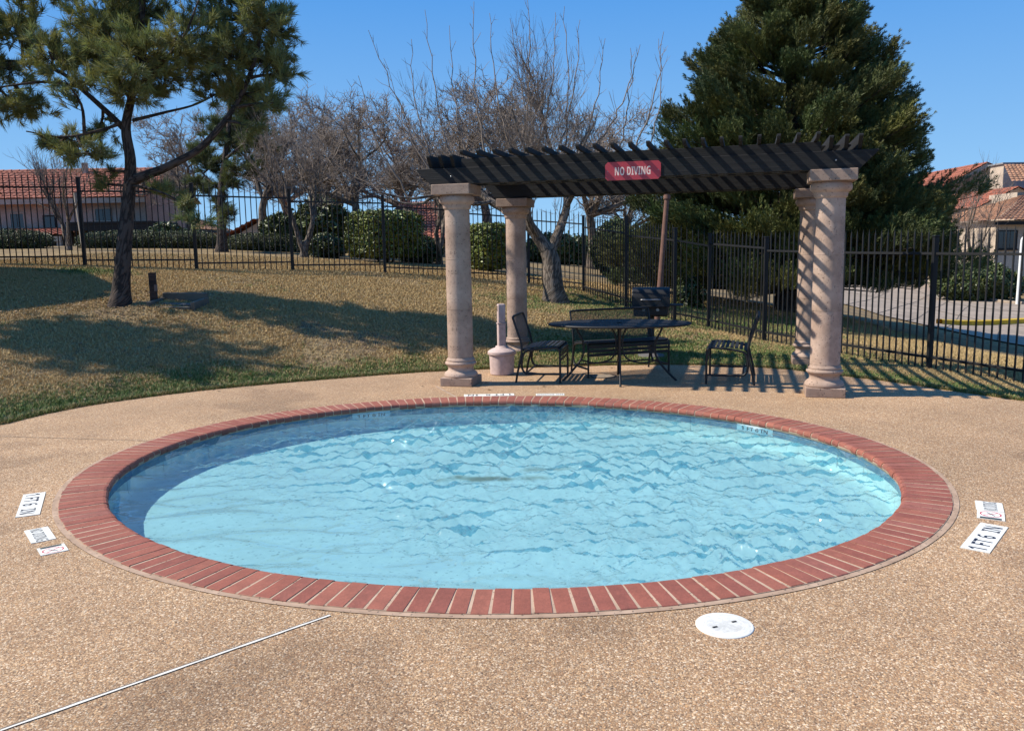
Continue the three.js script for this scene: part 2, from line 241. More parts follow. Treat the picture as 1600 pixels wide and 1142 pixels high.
// ───────── pool deck ─────────
{
  const NA = 420, NR = 36, pos = [], uv = [], col = [], idx = [];
  const edgeHit = (a) => { const o = pool(a, -.035), dx = o.x - PC.x, dz = o.z - PC.z; let best = 1e9; for (let i = 0; i < deckEdge.length; i++) { const [x1, z1] = deckEdge[i], [x2, z2] = deckEdge[(i + 1) % deckEdge.length], ex = x2 - x1, ez = z2 - z1, den = dx * ez - dz * ex; if (Math.abs(den) < 1e-9) continue; const t = ((x1 - PC.x) * ez - (z1 - PC.z) * ex) / den, s = ((x1 - PC.x) * dz - (z1 - PC.z) * dx) / den; if (t > .5 && s >= 0 && s <= 1 && t < best) best = t; } return V(PC.x + dx * best, 0, PC.z + dz * best); };
  for (let i = 0; i <= NA; i++) {
    const a = i / NA * Math.PI * 2, p = pool(a, -.035), q = edgeHit(a);
    for (let j = 0; j <= NR + 1; j++) {
      const t = Math.pow(Math.min(j, NR) / NR, 1.15), x = mix(p.x, q.x, t), z = mix(p.z, q.z, t);
      pos.push(x, j > NR ? -.14 : 0, z); uv.push(x, z);
      const f = .99 + .3 * (fbm(x * .7 + 5, z * .7, 4) - .5) + .22 * (fbm(x * 2.6, z * 2.6 + 30, 4) - .5), st = sstep(.63, .74, fbm(x * 1.5 + 70, z * 1.5 + 20, 5)) * .2;
      col.push(f * (1 - st), f * (1.005 - st * 1.05), f * (1.05 - st * 1.1));
    }
  }
  const s = NR + 2;
  for (let i = 0; i < NA; i++) for (let j = 0; j < s - 1; j++) { const a = i * s + j; idx.push(a, a + s, a + 1, a + 1, a + s, a + s + 1); }
  const g = new THREE.BufferGeometry(); g.setAttribute('position', new THREE.Float32BufferAttribute(pos, 3)); g.setAttribute('uv', new THREE.Float32BufferAttribute(uv, 2)); g.setAttribute('color', new THREE.Float32BufferAttribute(col, 3)); g.setIndex(idx);
  const n = new Float32Array(pos.length); for (let k = 0; k < n.length; k += 3) n[k + 1] = 1; g.setAttribute('normal', new THREE.BufferAttribute(n, 3));
  const deck = struct('pool_deck', g, M.deck, 'tan exposed aggregate concrete deck around the pool');
  const strip = (pts, w, y, mat, name) => { const pos = [], idx = [], uv = []; pts.forEach((p, i) => { const a = pts[Math.max(0, i - 1)], b = pts[Math.min(pts.length - 1, i + 1)], l = Math.hypot(b[0] - a[0], b[1] - a[1]), nx = -(b[1] - a[1]) / l * w / 2, nz = (b[0] - a[0]) / l * w / 2; const k = .8 + .4 * hash(i, pts.length); pos.push(p[0] + nx * k, y, p[1] + nz * k, p[0] - nx * k, y, p[1] - nz * k); uv.push(0, i * .1, w, i * .1); if (i) { const q = i * 2; idx.push(q - 2, q, q - 1, q - 1, q, q + 1); } }); const g = new THREE.BufferGeometry(); g.setAttribute('position', new THREE.Float32BufferAttribute(pos, 3)); g.setAttribute('uv', new THREE.Float32BufferAttribute(uv, 2)); g.setIndex(idx); g.computeVertexNormals(); mesh(name, g, mat, deck); };
  const seg = (a, b, n) => Array.from({ length: n + 1 }, (_, i) => [mix(a[0], b[0], i / n) + (hash(i, 3) - .5) * .002, mix(a[1], b[1], i / n)]);
  strip(seg([-.83, -3.5], [-3.0, -1.5], 60), .012, .004, std(S(.70, .66, .58), .8), 'sealant_joint');
  strip(seg([-.838, -3.512], [-3.008, -1.512], 60), .006, .002, std(S(.16, .12, .09), .95), 'joint_groove');
  const dj = std(S(.20, .15, .11), .95);
  strip(seg([-2.95, -7.04], [-5.1, -7.45], 40), .008, .004, dj, 'joint_groove');
  strip(seg([-.62, -9.0], [-.92, -9.8], 16), .02, .004, M.joint, 'sealant_joint');
  strip(seg([2.9, -4.1], [6.4, -1.4], 40), .008, .004, dj, 'joint_groove');
}

// ───────── pool: coping, basin, water ─────────
const WATER = -.078, FLOOR = -.245;
const arc = (() => { const n = 4000, L = [0]; let p = pool(0, .14); for (let i = 1; i <= n; i++) { const q = pool(i / n * Math.PI * 2, .14); L.push(L[i - 1] + q.distanceTo(p)); p = q; } return f => { const t = f * L[n]; let lo = 0, hi = n; while (hi - lo > 1) { const m = (lo + hi) >> 1; L[m] < t ? lo = m : hi = m; } return (lo + (t - L[lo]) / (L[hi] - L[lo])) / n * Math.PI * 2; }; })();
function ring(profile, n = 300, closed = false) {                     // profile of [inward distance, height], swept round the pool
  const pos = [], uv = [], idx = [], m = profile.length;
  for (let i = 0; i <= n; i++) { const a = i / n * Math.PI * 2; let along = 0; profile.forEach(([d, y], j) => { const p = pool(a, d, y); if (j) along += Math.hypot(d - profile[j - 1][0], y - profile[j - 1][1]); pos.push(p.x, p.y, p.z); uv.push(i / n * 18, along); }); }
  for (let i = 0; i < n; i++) for (let j = 0; j < m - 1; j++) { const a = i * m + j; idx.push(a, a + m, a + 1, a + 1, a + m, a + m + 1); }
  let g = new THREE.BufferGeometry(); g.setAttribute('position', new THREE.Float32BufferAttribute(pos, 3)); g.setAttribute('uv', new THREE.Float32BufferAttribute(uv, 2)); g.setIndex(idx); g.computeVertexNormals(); return g;
}
{
  const coping = part(numbered('pool_coping'), scene); coping.userData = { kind: 'structure', label: 'ring of red brick coping around the pool' };
  mesh('mortar_bed', ring([[-.036, .0035], [.0, .0045], [.0, .0078], [.258, .0078], [.275, .0035], [.286, -.008], [.288, -.03], [.276, -.052], [.2, -.06]]).toNonIndexed(), M.mortar, coping).geometry.computeVertexNormals();
  const sh = new THREE.Shape(); sh.moveTo(0, -.05); sh.lineTo(.262, -.05); sh.lineTo(.278, -.046); sh.lineTo(.289, -.033); sh.lineTo(.292, -.018); sh.lineTo(.287, -.003); sh.lineTo(.277, .006); sh.lineTo(.262, .0095); sh.lineTo(.003, .0095); sh.lineTo(0, .0065); sh.closePath();
  const widths = [.078, .080, .0815, .0765, .079, .0775, .0805, .0785];
  const geos = widths.map((w, i) => { const g = new THREE.ExtrudeGeometry(sh, { depth: w, bevelEnabled: false }); g.translate(0, 0, -w / 2); const b = boxUV(g); const uv = b.attributes.uv; for (let k = 0; k < uv.count; k++) uv.setXY(k, uv.getX(k) + i * .13, uv.getY(k) + i * .31); return b; });
  const tones = [[.345, .104, .064], [.325, .096, .062], [.36, .112, .07], [.335, .106, .07], [.305, .09, .06], [.35, .118, .082], [.34, .10, .065], [.37, .12, .075]];
  const mats = tones.map(t => std(S(...t), .82, { map: T.speck, bumpMap: T.speckB, bumpScale: .0012 }));
  const N = 192;
  for (let i = 0; i < N; i++) {
    const a = arc((i + .5) / N), o = pool(a, rr(-.003, .003)), q = pool(a, .2), inw = q.clone().sub(o).setY(0).normalize();
    const b = mesh('brick', geos[(rnd() * 8) | 0], mats[(rnd() * mats.length) | 0], coping);
    const tan = inw.clone().cross(V(0, 1, 0)).normalize(), tilt = rr(-.006, .006);
    b.quaternion.setFromRotationMatrix(new THREE.Matrix4().makeBasis(inw, V(0, 1, 0), tan)); b.rotateX(tilt); b.rotateY(rr(-.012, .012)); b.position.set(o.x, rr(-.0015, .002), o.z);
  }
  // basin
  const plaster = std(S(1, 1, 1), .8, {
    map: (() => {
      const n = 1024; const t = texs((u, v) => {
        const x = PC.x + (u - .5) * 7, z = PC.z + (v - .5) * 7; let f = .96 + .10 * (fbm(u * 14, v * 14, 4) - .5) + .05 * (fbm(u * 160, v * 160, 2) - .5);
        let c = [.90 * f, .885 * f, .845 * f];
        const stain = (cx, cz, rx, rz, k) => { const q = Math.hypot((x - cx) / rx, (z - cz) / rz) + 1.3 * (fbm(x * 6 + cx, z * 6, 4) - .5); const s = sstep(1, .25, q) * k; c = [mix(c[0], .44, s), mix(c[1], .40, s), mix(c[2], .30, s)]; };
        stain(-.92, -3.98, .12, .26, .95); stain(-.16, -6.7, .5, .13, .8); stain(-.95, -4.47, .2, .05, 1); stain(.3, -6.95, .25, .07, .35); stain(1.5, -5.2, .3, .12, .15);
        const dots = fbm(u * 330, v * 330, 2) > .8 ? .8 : 1; return c.map(q => q * dots);
      }, n, true); t.wrapS = t.wrapT = THREE.ClampToEdgeWrapping; return t;
    })(),
  });
  const basin = part(numbered('pool_basin'), scene); basin.userData = { kind: 'structure', label: 'pale blue plaster pool basin with a waterline tile band' };
  { // wall and floor as one shell
    const n = 260, prof = [[.262, -.05], [.262, FLOOR + .06], [.27, FLOOR + .025], [.29, FLOOR + .006], [.33, FLOOR]], pos = [], uv = [], idx = [];
    const put = p => { pos.push(p.x, p.y, p.z); uv.push((p.x - PC.x) / 7 + .5, (p.z - PC.z) / 7 + .5); };
    for (let i = 0; i <= n; i++) { const a = i / n * Math.PI * 2; for (const [d, y] of prof) put(pool(a, d, y)); for (let j = 1; j <= 14; j++) { const p = pool(a, .33, FLOOR); p.lerp(V(PC.x, FLOOR - .05 * sm(j / 14), PC.z), j / 14); p.y = FLOOR - .04 * sm(j / 14); put(p); } }
    const m = prof.length + 14; for (let i = 0; i < n; i++) for (let j = 0; j < m - 1; j++) { const a = i * m + j; idx.push(a, a + m, a + 1, a + 1, a + m, a + m + 1); }
    const g = new THREE.BufferGeometry(); g.setAttribute('position', new THREE.Float32BufferAttribute(pos, 3)); g.setAttribute('uv', new THREE.Float32BufferAttribute(uv, 2)); g.setIndex(idx); g.computeVertexNormals(); mesh('plaster_shell', g, plaster, basin);
  }
  const tg = plainBox(.1465, .062, .008), tm = [[.13, .20, .27], [.11, .175, .245], [.15, .225, .29]].map(c => std(S(...c), .25)), NT = 113;
  mesh('tile_grout', ring([[.2595, -.05], [.2595, -.118]]), std(S(.55, .58, .58), .9), basin);
  for (let i = 0; i < NT; i++) { const a = arc((i + .5) / NT), o = pool(a, .263), inw = pool(a, .4).sub(o).setY(0).normalize(); const t = mesh('waterline_tile', tg, tm[(rnd() * 3) | 0], basin); t.position.set(o.x, -.084, o.z); t.rotation.y = Math.atan2(inw.x, inw.z); }
  const mk = canvasTex(512, 128, (c, w, h) => { c.fillStyle = '#b9c6cb'; c.fillRect(0, 0, w, h); c.fillStyle = '#15181c'; c.font = 'bold 96px sans-serif'; c.textAlign = 'center'; c.textBaseline = 'middle'; c.save(); c.translate(w / 2, h / 2 + 6); c.scale(.98, 1); c.fillText('1 FT 6 IN', 0, 0); c.restore(); });
  const mm = [std(S(.6, .64, .66), .3), std(S(.6, .64, .66), .3), std(S(.6, .64, .66), .3), std(S(.6, .64, .66), .3), std(0xffffff, .3, { map: mk }), std(S(.6, .64, .66), .3)];
  for (const px of [[575, 645], [1190, 668]]) { const t = onGround(px[0], px[1], WATER); let best = 0, bd = 1e9; for (let k = 0; k < 720; k++) { const p = pool(k / 720 * Math.PI * 2, .262, WATER), d = p.distanceTo(t); if (d < bd) { bd = d; best = k / 720 * Math.PI * 2; } } const o = pool(best, .272), inw = pool(best, .4).sub(o).setY(0).normalize(), b = mesh('depth_marker_tile', plainBox(.40, .062, .012), mm, basin); b.position.set(o.x, -.083, o.z); b.rotation.y = Math.atan2(inw.x, inw.z); b.userData.label = 'white waterline tile reading 1 FT 6 IN'; }
  const ip = onGround(1250, 690, FLOOR); mesh('inlet_fitting', new THREE.TorusGeometry(.075, .014, 8, 28).rotateX(Math.PI / 2).translate(ip.x, FLOOR + .006, ip.z), std(S(.45, .55, .58), .5), basin);

  // water surface
  const waves = [];
  for (let i = 0; i < 46; i++) { const wl = .075 * Math.pow(4.2, rnd()), th = rnd() * 6.283, k = 6.283 / wl; waves.push([k * Math.cos(th), k * Math.sin(th), rnd() * 6.283, .0035 * Math.pow(wl / .15, 1.05) * rr(.5, 1.2), 0]); }
  for (let i = 0; i < 16; i++) { const wl = rr(.22, .6), th = 1.45 + gauss() * .45, k = 6.283 / wl; waves.push([k * Math.cos(th), k * Math.sin(th), rnd() * 6.283, .0062 * (wl / .35) * rr(.5, 1.2), 1]); }
  const chop = (x, z) => { const ax = -2.9, az = -6.35, bx = .5, bz = -3.8, l = Math.hypot(bx - ax, bz - az), s = ((x - ax) * (bz - az) - (z - az) * (bx - ax)) / l + .5 * (fbm(x * 1.6 + 3, z * 1.6, 3) - .5); return .06 + .94 * sstep(-.1, .34, s) * (.62 + .6 * sstep(.3, .7, fbm(x * 1.3 + 20, z * 1.3 + 8, 3))) * mix(.7, 1, sstep(-2.2, .2, x)); };
  const wave = (x, z) => { const wx = x + .05 * (fbm(x * 3, z * 3, 2) - .5), wz = z + .05 * (fbm(x * 3 + 50, z * 3, 2) - .5), c = chop(x, z); let y = 0; for (const [kx, kz, p, a, b] of waves) { const s = Math.sin(kx * wx + kz * wz + p); y += a * (b ? 1 - .35 * c : c) * (s + .28 * Math.cos(2 * (kx * wx + kz * wz + p))); } const rg = (f, o, a) => { const ca = Math.cos(a), sa = Math.sin(a), ux = (wx * ca + wz * sa) * f + o, uz = (wz * ca - wx * sa) * f * 1.2 + o, w = 1.1 * (vnoise(ux * .7 + 31, uz * .7) - .5), q = 2 * vnoise(ux + w, uz - w) - 1, n = 1 - Math.sqrt(q * q + .05); return n * n; }; const nr = 1 + .55 * sstep(-6.4, -4.2, z); return y * .8 + c * nr * (.009 * rg(12.5, 3, .5) + .0145 * rg(21, 40, 1.3) + .0115 * rg(34, 9, 2.2)); };
  const xs = [], st = .0076; const pos = [], uv = [], idx = [], map = new Map();
  const nI = Math.ceil(6.6 / st), nJ = Math.ceil(6.2 / st), id = new Int32Array(nI * nJ).fill(-1);
  const lim = (x, z) => { const dx = x - PC.x, dz = z - PC.z, lx = dx * pex[0] + dz * pex[1], lz = dx * pez[0] + dz * pez[1]; return Math.hypot(lx / (PA - .256), lz / (PB - .256)) < 1.002; };
  for (let j = 0; j < nJ; j++) for (let i = 0; i < nI; i++) { const x = PC.x - 3.3 + i * st, z = PC.z - 3.1 + j * st; if (!lim(x, z)) continue; id[j * nI + i] = pos.length / 3; pos.push(x, WATER + wave(x, z), z); uv.push(x, z); }
  for (let j = 0; j < nJ - 1; j++) for (let i = 0; i < nI - 1; i++) { const a = id[j * nI + i], b = id[j * nI + i + 1], c = id[(j + 1) * nI + i], d = id[(j + 1) * nI + i + 1]; if (a >= 0 && b >= 0 && c >= 0) idx.push(a, c, b); if (b >= 0 && c >= 0 && d >= 0) idx.push(b, c, d); }
  const g = new THREE.BufferGeometry(); g.setAttribute('position', new THREE.Float32BufferAttribute(pos, 3)); g.setAttribute('uv', new THREE.Float32BufferAttribute(uv, 2)); g.setIndex(idx); g.computeVertexNormals();
  struct('water', g, new THREE.MeshPhysicalMaterial({ color: S(.525, .76, .825), transmission: .94, thickness: 0, roughness: .03, ior: 1.33, side: THREE.DoubleSide }), 'rippled clear blue water filling the round pool');
}

// ───────── marker plates on the deck ─────────
{
  const inkTex = (w, h, draw) => canvasTex(w, h, (c) => { c.fillStyle = '#e2e0d6'; c.fillRect(0, 0, w, h); draw(c, w, h); for (let i = 0; i < 900; i++) { c.fillStyle = `rgba(${rnd() < .6 ? '120,100,75' : '235,232,220'},${rnd() * .28})`; c.fillRect(rnd() * w, rnd() * h, 1 + rnd() * 4, 1 + rnd() * 3); } c.strokeStyle = '#8f8168'; c.lineWidth = 4; c.strokeRect(0, 0, w, h); });
  const ft = inkTex(512, 150, (c, w, h) => { c.fillStyle = '#1a1d2c'; c.textAlign = 'center'; c.textBaseline = 'middle'; c.font = 'bold 132px sans-serif'; const xs = [40, 150, 265, 420]; ['1', 'FT', '6', 'IN'].forEach((s, i) => { c.save(); c.translate(xs[i], h / 2 + 8); c.scale(.78, 1); c.fillText(s, 0, 0); c.restore(); }); });
  const nd = inkTex(300, 170, (c, w, h) => { c.fillStyle = '#23262c'; c.textAlign = 'center'; c.textBaseline = 'middle'; c.font = 'bold 118px sans-serif'; c.save(); c.translate(w / 2, h / 2 + 6); c.scale(.44, 1); c.fillText('NO DIVING', 0, 0); c.restore(); });
  const sy = inkTex(200, 170, (c, w, h) => { c.strokeStyle = '#b3303a'; c.lineWidth = 9; c.beginPath(); c.arc(w / 2 + 20, h / 2, 62, 0, 7); c.stroke(); c.beginPath(); c.moveTo(w / 2 - 22, h / 2 - 44); c.lineTo(w / 2 + 62, h / 2 + 44); c.stroke(); c.strokeStyle = '#222'; c.lineWidth = 10; c.beginPath(); c.moveTo(w / 2 - 15, h / 2 + 26); c.lineTo(w / 2 + 30, h / 2 - 4); c.lineTo(w / 2 + 55, h / 2 - 24); c.stroke(); c.fillStyle = '#333b3a'; c.fillRect(4, 20, 40, h - 40); });
  // corners in the order top left, top right, bottom right, bottom left as the writing reads
  function plate(label, q, tex, group) {
    const [a, b, c, d] = q.map(p => V(p[0], 0, p[1])), ctr = a.clone().add(b).add(c).add(d).multiplyScalar(.25);
    const w = (a.distanceTo(b) + d.distanceTo(c)) / 2, h = (a.distanceTo(d) + b.distanceTo(c)) / 2, ux = b.clone().sub(a).add(c).sub(d).normalize();
    const side = std(S(.6, .6, .56), .7), m = single('marker_plate', label, 'sign', new THREE.BoxGeometry(w, .006, h), [side, side, std(0xffffff, .6, { map: tex }), side, side, side], group);
    m.position.set(ctr.x, .0005, ctr.z); m.rotation.y = Math.atan2(-ux.z, ux.x);
  }
  plate('white deck plate reading 1 FT 6 IN set apart from the symbol tile', [[-3.23, -5.53], [-2.99, -5.03], [-3.12, -4.99], [-3.36, -5.49]], ft);
  plate('white deck plate with NO DIVING lettering separated from its symbol tile', [[-2.81, -4.80], [-2.64, -4.58], [-2.74, -4.50], [-2.91, -4.72]], nd);
  plate('small square deck tile with a red struck circle standing alone', [[-2.55, -4.50], [-2.47, -4.39], [-2.57, -4.30], [-2.66, -4.41]], sy);
  plate('white deck plate reading 1 FT 6 IN touching a small symbol tile', [[2.36, -4.21], [2.69, -4.59], [2.80, -4.51], [2.47, -4.11]], ft);
  plate('white deck plate reading NO DIVING joined to a symbol tile, opposite the white joint', [[2.80, -4.84], [2.89, -5.01], [3.02, -4.94], [2.93, -4.76]], nd);
  plate('small red struck circle tile between the NO DIVING and depth plates', [[2.72, -4.68], [2.80, -4.835], [2.93, -4.755], [2.84, -4.61]], sy);
  plate('white deck plate reading 1 FT 6 IN in front of the pergola column', [[.02, -9.06], [-.545, -9.04], [-.545, -9.18], [.02, -9.2]], ft);
  plate('white deck plate reading NO DIVING in front of the patio chair', [[.58, -9.02], [.26, -9.03], [.26, -9.16], [.58, -9.15]], nd);
  // skimmer lid
  const lid = thing('skimmer_lid', 'round white plastic skimmer lid set in the deck beside the coping', 'lid', [.89, 0, -3.34], .35);
  mesh('cover', new THREE.LatheGeometry([[0, .005], [.075, .005], [.079, .0065], [.083, .005], [.118, .005], [.122, .002], [.122, -.002]].map(p => new THREE.Vector2(...p)), 48), std(S(.78, .76, .69), .6, { map: T.stucco }), lid);
  for (const s of [-1, 1]) mesh('finger_slot', plainBox(.022, .003, .008, s * .052, .0068, s * -.006), std(S(.03, .03, .03), .9), lid);
  const rc = thing('valve_cover', 'round metal valve cover set in the deck below the patio table', 'cover', [1.16, 0, -10.36]);
  mesh('cover', new THREE.LatheGeometry([[0, .004], [.12, .004], [.135, .006], [.15, .004], [.152, -.002]].map(p => new THREE.Vector2(...p)), 36), std(S(.35, .28, .21), .7, { map: T.conc }), rc);
  mesh('rim', new THREE.TorusGeometry(.155, .006, 6, 36).rotateX(Math.PI / 2).translate(0, .003, 0), std(S(.05, .045, .04), .7), rc);
}

// ───────── pergola ─────────
const PTH = .2755, pu = V(Math.cos(PTH), 0, Math.sin(PTH)), pv = V(Math.sin(PTH), 0, -Math.cos(PTH));   // along the front, towards the back
const perg = thing('pergola', 'black timber pergola on four pinkish stone columns over the patio furniture', 'pergola', [-.675, 0, -9.75], -PTH);   // local x = along the front, local -z = back
{
  const W = 4.149, D = 2.613, AB = .232;        // measured at the front faces; AB: half the abacus
  const prof = (a) => a.map(p => new THREE.Vector2(...p));
  const stoneMats = [M.stone, std(S(.50, .365, .288), .9, { map: T.stone, bumpMap: T.stoneB, bumpScale: .004 }), std(S(.41, .295, .228), .9, { map: T.stone, bumpMap: T.stoneB, bumpScale: .004 })];
  const geo = {
    plinth: boxUV(box(.40, .10, .40, 0, .05, 0, .008, 2)),
    base: new THREE.LatheGeometry(prof([[.16, .09], [.196, .094], [.204, .112], [.203, .13], [.192, .152], [.168, .168], [.158, .176], [.153, .2], [.158, .222], [.172, .238], [.187, .252], [.191, .264], [.187, .277], [.172, .284], [.168, .29], [.174, .298], [.174, .308], [.164, .318], [.154, .335]]), 48),
    d1: new THREE.LatheGeometry(prof([[.150, .335], [.1535, .338], [.1525, .905], [.149, .909]]), 48),
    d2: new THREE.LatheGeometry(prof([[.149, .910], [.1522, .914], [.1505, 1.495], [.147, 1.499]]), 48),
    d3: new THREE.LatheGeometry(prof([[.147, 1.5], [.1502, 1.504], [.1475, 2.09], [.146, 2.092]]), 48),
    cap: new THREE.LatheGeometry(prof([[.1475, 2.088], [.158, 2.095], [.166, 2.108], [.168, 2.128], [.172, 2.138], [.172, 2.146], [.19, 2.156], [.205, 2.174], [.21, 2.196], [.207, 2.222], [.196, 2.244], [.18, 2.256]]), 48),
    abacus: boxUV(box(.464, .118, .464, 0, 2.313, 0, .008, 2)),
  };
  for (const k of ['base', 'd1', 'd2', 'd3', 'cap']) { const uv = geo[k].attributes.uv, p = geo[k].attributes.position; for (let i = 0; i < uv.count; i++) uv.setXY(i, uv.getX(i) * .95, p.getY(i)); }
  [[0, 0, 0], [W, 0, 1], [0, D, 1], [W, D, 0]].forEach(([x, d, v], i) => {
    const c = part('column', perg); c.position.set(x, i > 1 ? -.02 : 0, -d - .2); c.rotation.y = i * 1.57;
    mesh('plinth', geo.plinth, stoneMats[2], c); mesh('base_moulding', geo.base, stoneMats[(v + 1) % 3], c);
    mesh('shaft_drum', geo.d1, stoneMats[v], c); mesh('shaft_drum', geo.d2, stoneMats[(v + i) % 2], c); mesh('shaft_drum', geo.d3, stoneMats[v], c);
    mesh('capital', geo.cap, stoneMats[1], c); mesh('abacus', geo.abacus, stoneMats[2], c);
  });
  const wuv = g => boxUV(g);
  const beamGeo = new THREE.ExtrudeGeometry((() => { const s = new THREE.Shape(); const a = -.42, b = W + .42; s.moveTo(a + .17, 2.372); s.lineTo(b - .17, 2.372); s.lineTo(b, 2.54); s.lineTo(b, 2.552); s.lineTo(a, 2.552); s.lineTo(a, 2.54); s.closePath(); return s; })(), { depth: .085, bevelEnabled: true, bevelSize: .004, bevelThickness: .004, bevelSegments: 1 });
  for (const [d, n] of [[.02, 'front_beam'], [.29, 'front_beam'], [D + .02, 'back_beam'], [D + .29, 'back_beam']]) mesh(n, wuv(beamGeo.clone().translate(0, 0, -d - .085)), M.timber, perg);
  const block = n => mesh('upper_beam', wuv(box(3.9, .116, .04, W / 2, 2.597, -n, .004)), M.timber, perg);
  block(.058); block(.33); block(D + .058); block(D + .33);
  // tall end rafters and slim rafters with cut tails
  const raft = (f, b, y0, y1, cut, w) => { const s = new THREE.Shape(); s.moveTo(-f + cut, y0); s.lineTo(D + b - cut, y0); s.lineTo(D + b, y1 - .02); s.lineTo(D + b, y1); s.lineTo(-f + .008, y1); s.lineTo(-f, y1 - .008); s.lineTo(-f, y1 - .022); s.closePath(); const g = new THREE.ExtrudeGeometry(s, { depth: w, bevelEnabled: false }); g.translate(0, 0, -w / 2); g.rotateY(Math.PI / 2); return boxUV(g); };
  const rg = raft(.36, .62, 2.656, 2.706, .03, .036), rgs = raft(.06, .5, 2.555, 2.704, .11, .04);
  const put = (x, g) => { const r = mesh('rafter', g, M.timber, perg); r.position.set(x, rr(-.003, .003), 0); r.rotation.y = rr(-.004, .004); };
  for (const x of [-.25, -.108, .032]) put(x, rgs);
  for (let i = 0; i < 21; i++) put(.262 + i * (3.967 - .262) / 20, rg);
  for (const x of [4.115, 4.262, 4.392]) put(x, rgs);
  const pg = wuv(box(W + .4, .02, .018, W / 2, 2.6435, 0, .003));
  for (let i = 0; i < 18; i++) { const p = mesh('purlin', pg, M.timber, perg); p.position.set(0, 0, -.40 - i * .1235); }
  const bolt = new THREE.SphereGeometry(.009, 8, 6); for (const [x, y] of [[.0, 2.46], [W + .02, 2.46]]) mesh('bolt', bolt.clone().translate(x, y, -.014), std(S(.6, .6, .58), .4, { metalness: .6 }), perg);
  // sign
  const sg = new THREE.Shape(), sw = .302, shh = .098, r = .028; sg.moveTo(-sw + r, -shh); sg.lineTo(sw - r, -shh); sg.lineTo(sw, -shh + r); sg.lineTo(sw, shh - r); sg.lineTo(sw - r, shh); sg.lineTo(-sw + r, shh); sg.lineTo(-sw, shh - r); sg.lineTo(-sw, -shh + r); sg.closePath();
  const g = new THREE.ExtrudeGeometry(sg, { depth: .004, bevelEnabled: false }), p = perg.localToWorld(V(2.10, 2.44, -.0155 + .004));
  const sign = thing('no_diving_sign', 'red sign with white NO DIVING letters fixed to the pergola beam', 'sign', [p.x, p.y, p.z], -PTH);
  const tx = canvasTex(1024, 340, (c, w, h) => { c.fillStyle = '#b23b44'; c.fillRect(0, 0, w, h); for (let i = 0; i < 900; i++) { c.fillStyle = `rgba(${rnd() < .5 ? '255,190,180' : '60,0,10'},${rnd() * .06})`; c.fillRect(rnd() * w, rnd() * h, 2 + rnd() * 12, 2 + rnd() * 4); } c.fillStyle = '#f0d2c4'; c.font = 'bold 190px sans-serif'; c.textAlign = 'center'; c.textBaseline = 'middle'; c.save(); c.translate(w / 2 - 4, h / 2 + 8); c.scale(.66, 1.12); c.fillText('NO DIVING', 0, 0); c.restore(); for (const x of [46, w - 46]) { c.fillStyle = '#8a8a86'; c.beginPath(); c.arc(x, h / 2, 9, 0, 7); c.fill(); } });
  const uv = g.attributes.uv, ps = g.attributes.position; for (let i = 0; i < uv.count; i++) uv.setXY(i, ps.getX(i) / (2 * sw) + .5, ps.getY(i) / (2 * shh) + .5);
  mesh('panel', g, std(0xffffff, .45, { map: tx }), sign);
}

// ───────── iron fence ─────────
function fence(name, label, pts, opt = {}) {
  const root = thing(name, label, opt.category ?? 'fence', [pts[0][0], pts[0][1], pts[0][2]]);
  const O = V(...pts[0]), H = opt.H ?? 1.78, railTop = opt.railTop ?? 1.56, railLow = .17, tip = opt.tip ?? 1.80;
  const pw = opt.post ?? .064, picket = (() => { const a = plainBox(.017, 1, .017, 0, .5, 0); const c = new THREE.ConeGeometry(.012, .07, 4).rotateY(.785).translate(0, 1.02, 0); return merge([a, c]); })();
  pts.forEach((p, i) => { if (opt.noPost?.includes(i)) return; const tall = opt.tall?.[i] ?? H; const q = mesh('post', box(pw, tall + .25, pw, 0, tall / 2 - .125, 0, .006), M.iron, root); q.position.set(p[0] - O.x, p[1] - O.y, p[2] - O.z); q.rotation.y = opt.turn ?? 0; mesh('post_cap', box(pw + .012, .02, pw + .012, 0, tall + .008, 0, .006), M.iron, root).position.copy(q.position); });
  for (let i = 0; i < pts.length - 1; i++) {
    const a = V(...pts[i]), b = V(...pts[i + 1]), dx = b.x - a.x, dz = b.z - a.z, L = Math.hypot(dx, dz), stepped = opt.stepped ?? 0;
    const ya = mix(a.y, (a.y + b.y) / 2, stepped), yb = mix(b.y, (a.y + b.y) / 2, stepped), n = Math.round(L / (opt.gap ?? .118)), ang = Math.atan2(-dz, dx);
    for (const h of [railLow, railTop]) { const l = Math.hypot(L, yb - ya), r = mesh('rail', plainBox(l, .032, .03), M.ironRail, root); r.position.set((a.x + b.x) / 2 - O.x, (ya + yb) / 2 + h - O.y, (a.z + b.z) / 2 - O.z); r.rotation.set(0, ang, Math.atan2(yb - ya, L), 'YXZ'); }
    for (let k = 1; k < n; k++) { const t = k / n, y0 = mix(ya, yb, t), g = mix(a.y, b.y, t), m = mesh('picket', picket, M.iron, root), bot = Math.max(g + .03, y0 + .02); m.position.set(mix(a.x, b.x, t) - O.x, bot - .02 - O.y, mix(a.z, b.z, t) - O.z); m.scale.set(1, y0 + tip - bot, 1); m.rotation.y = ang; }
  }
  return root;
}
for (const p of posts) p[1] = terrain(p[0], p[2]) - .01;
fence('iron_fence', 'black iron picket fence on the lawn crest before the long red roofed house', posts.slice(0, 5), { stepped: .75, gap: .117 });
fence('iron_fence', 'black iron picket fence behind the gnarled bare tree, ending in a tall corner post', posts.slice(4, 9), { noPost: [0], tall: { 4: 1.95 }, stepped: .3, gap: .115 });
fence('iron_fence', 'short black iron fence behind the grill between the corner post and the gate', posts.slice(8, 11), { noPost: [0], gap: .11 });
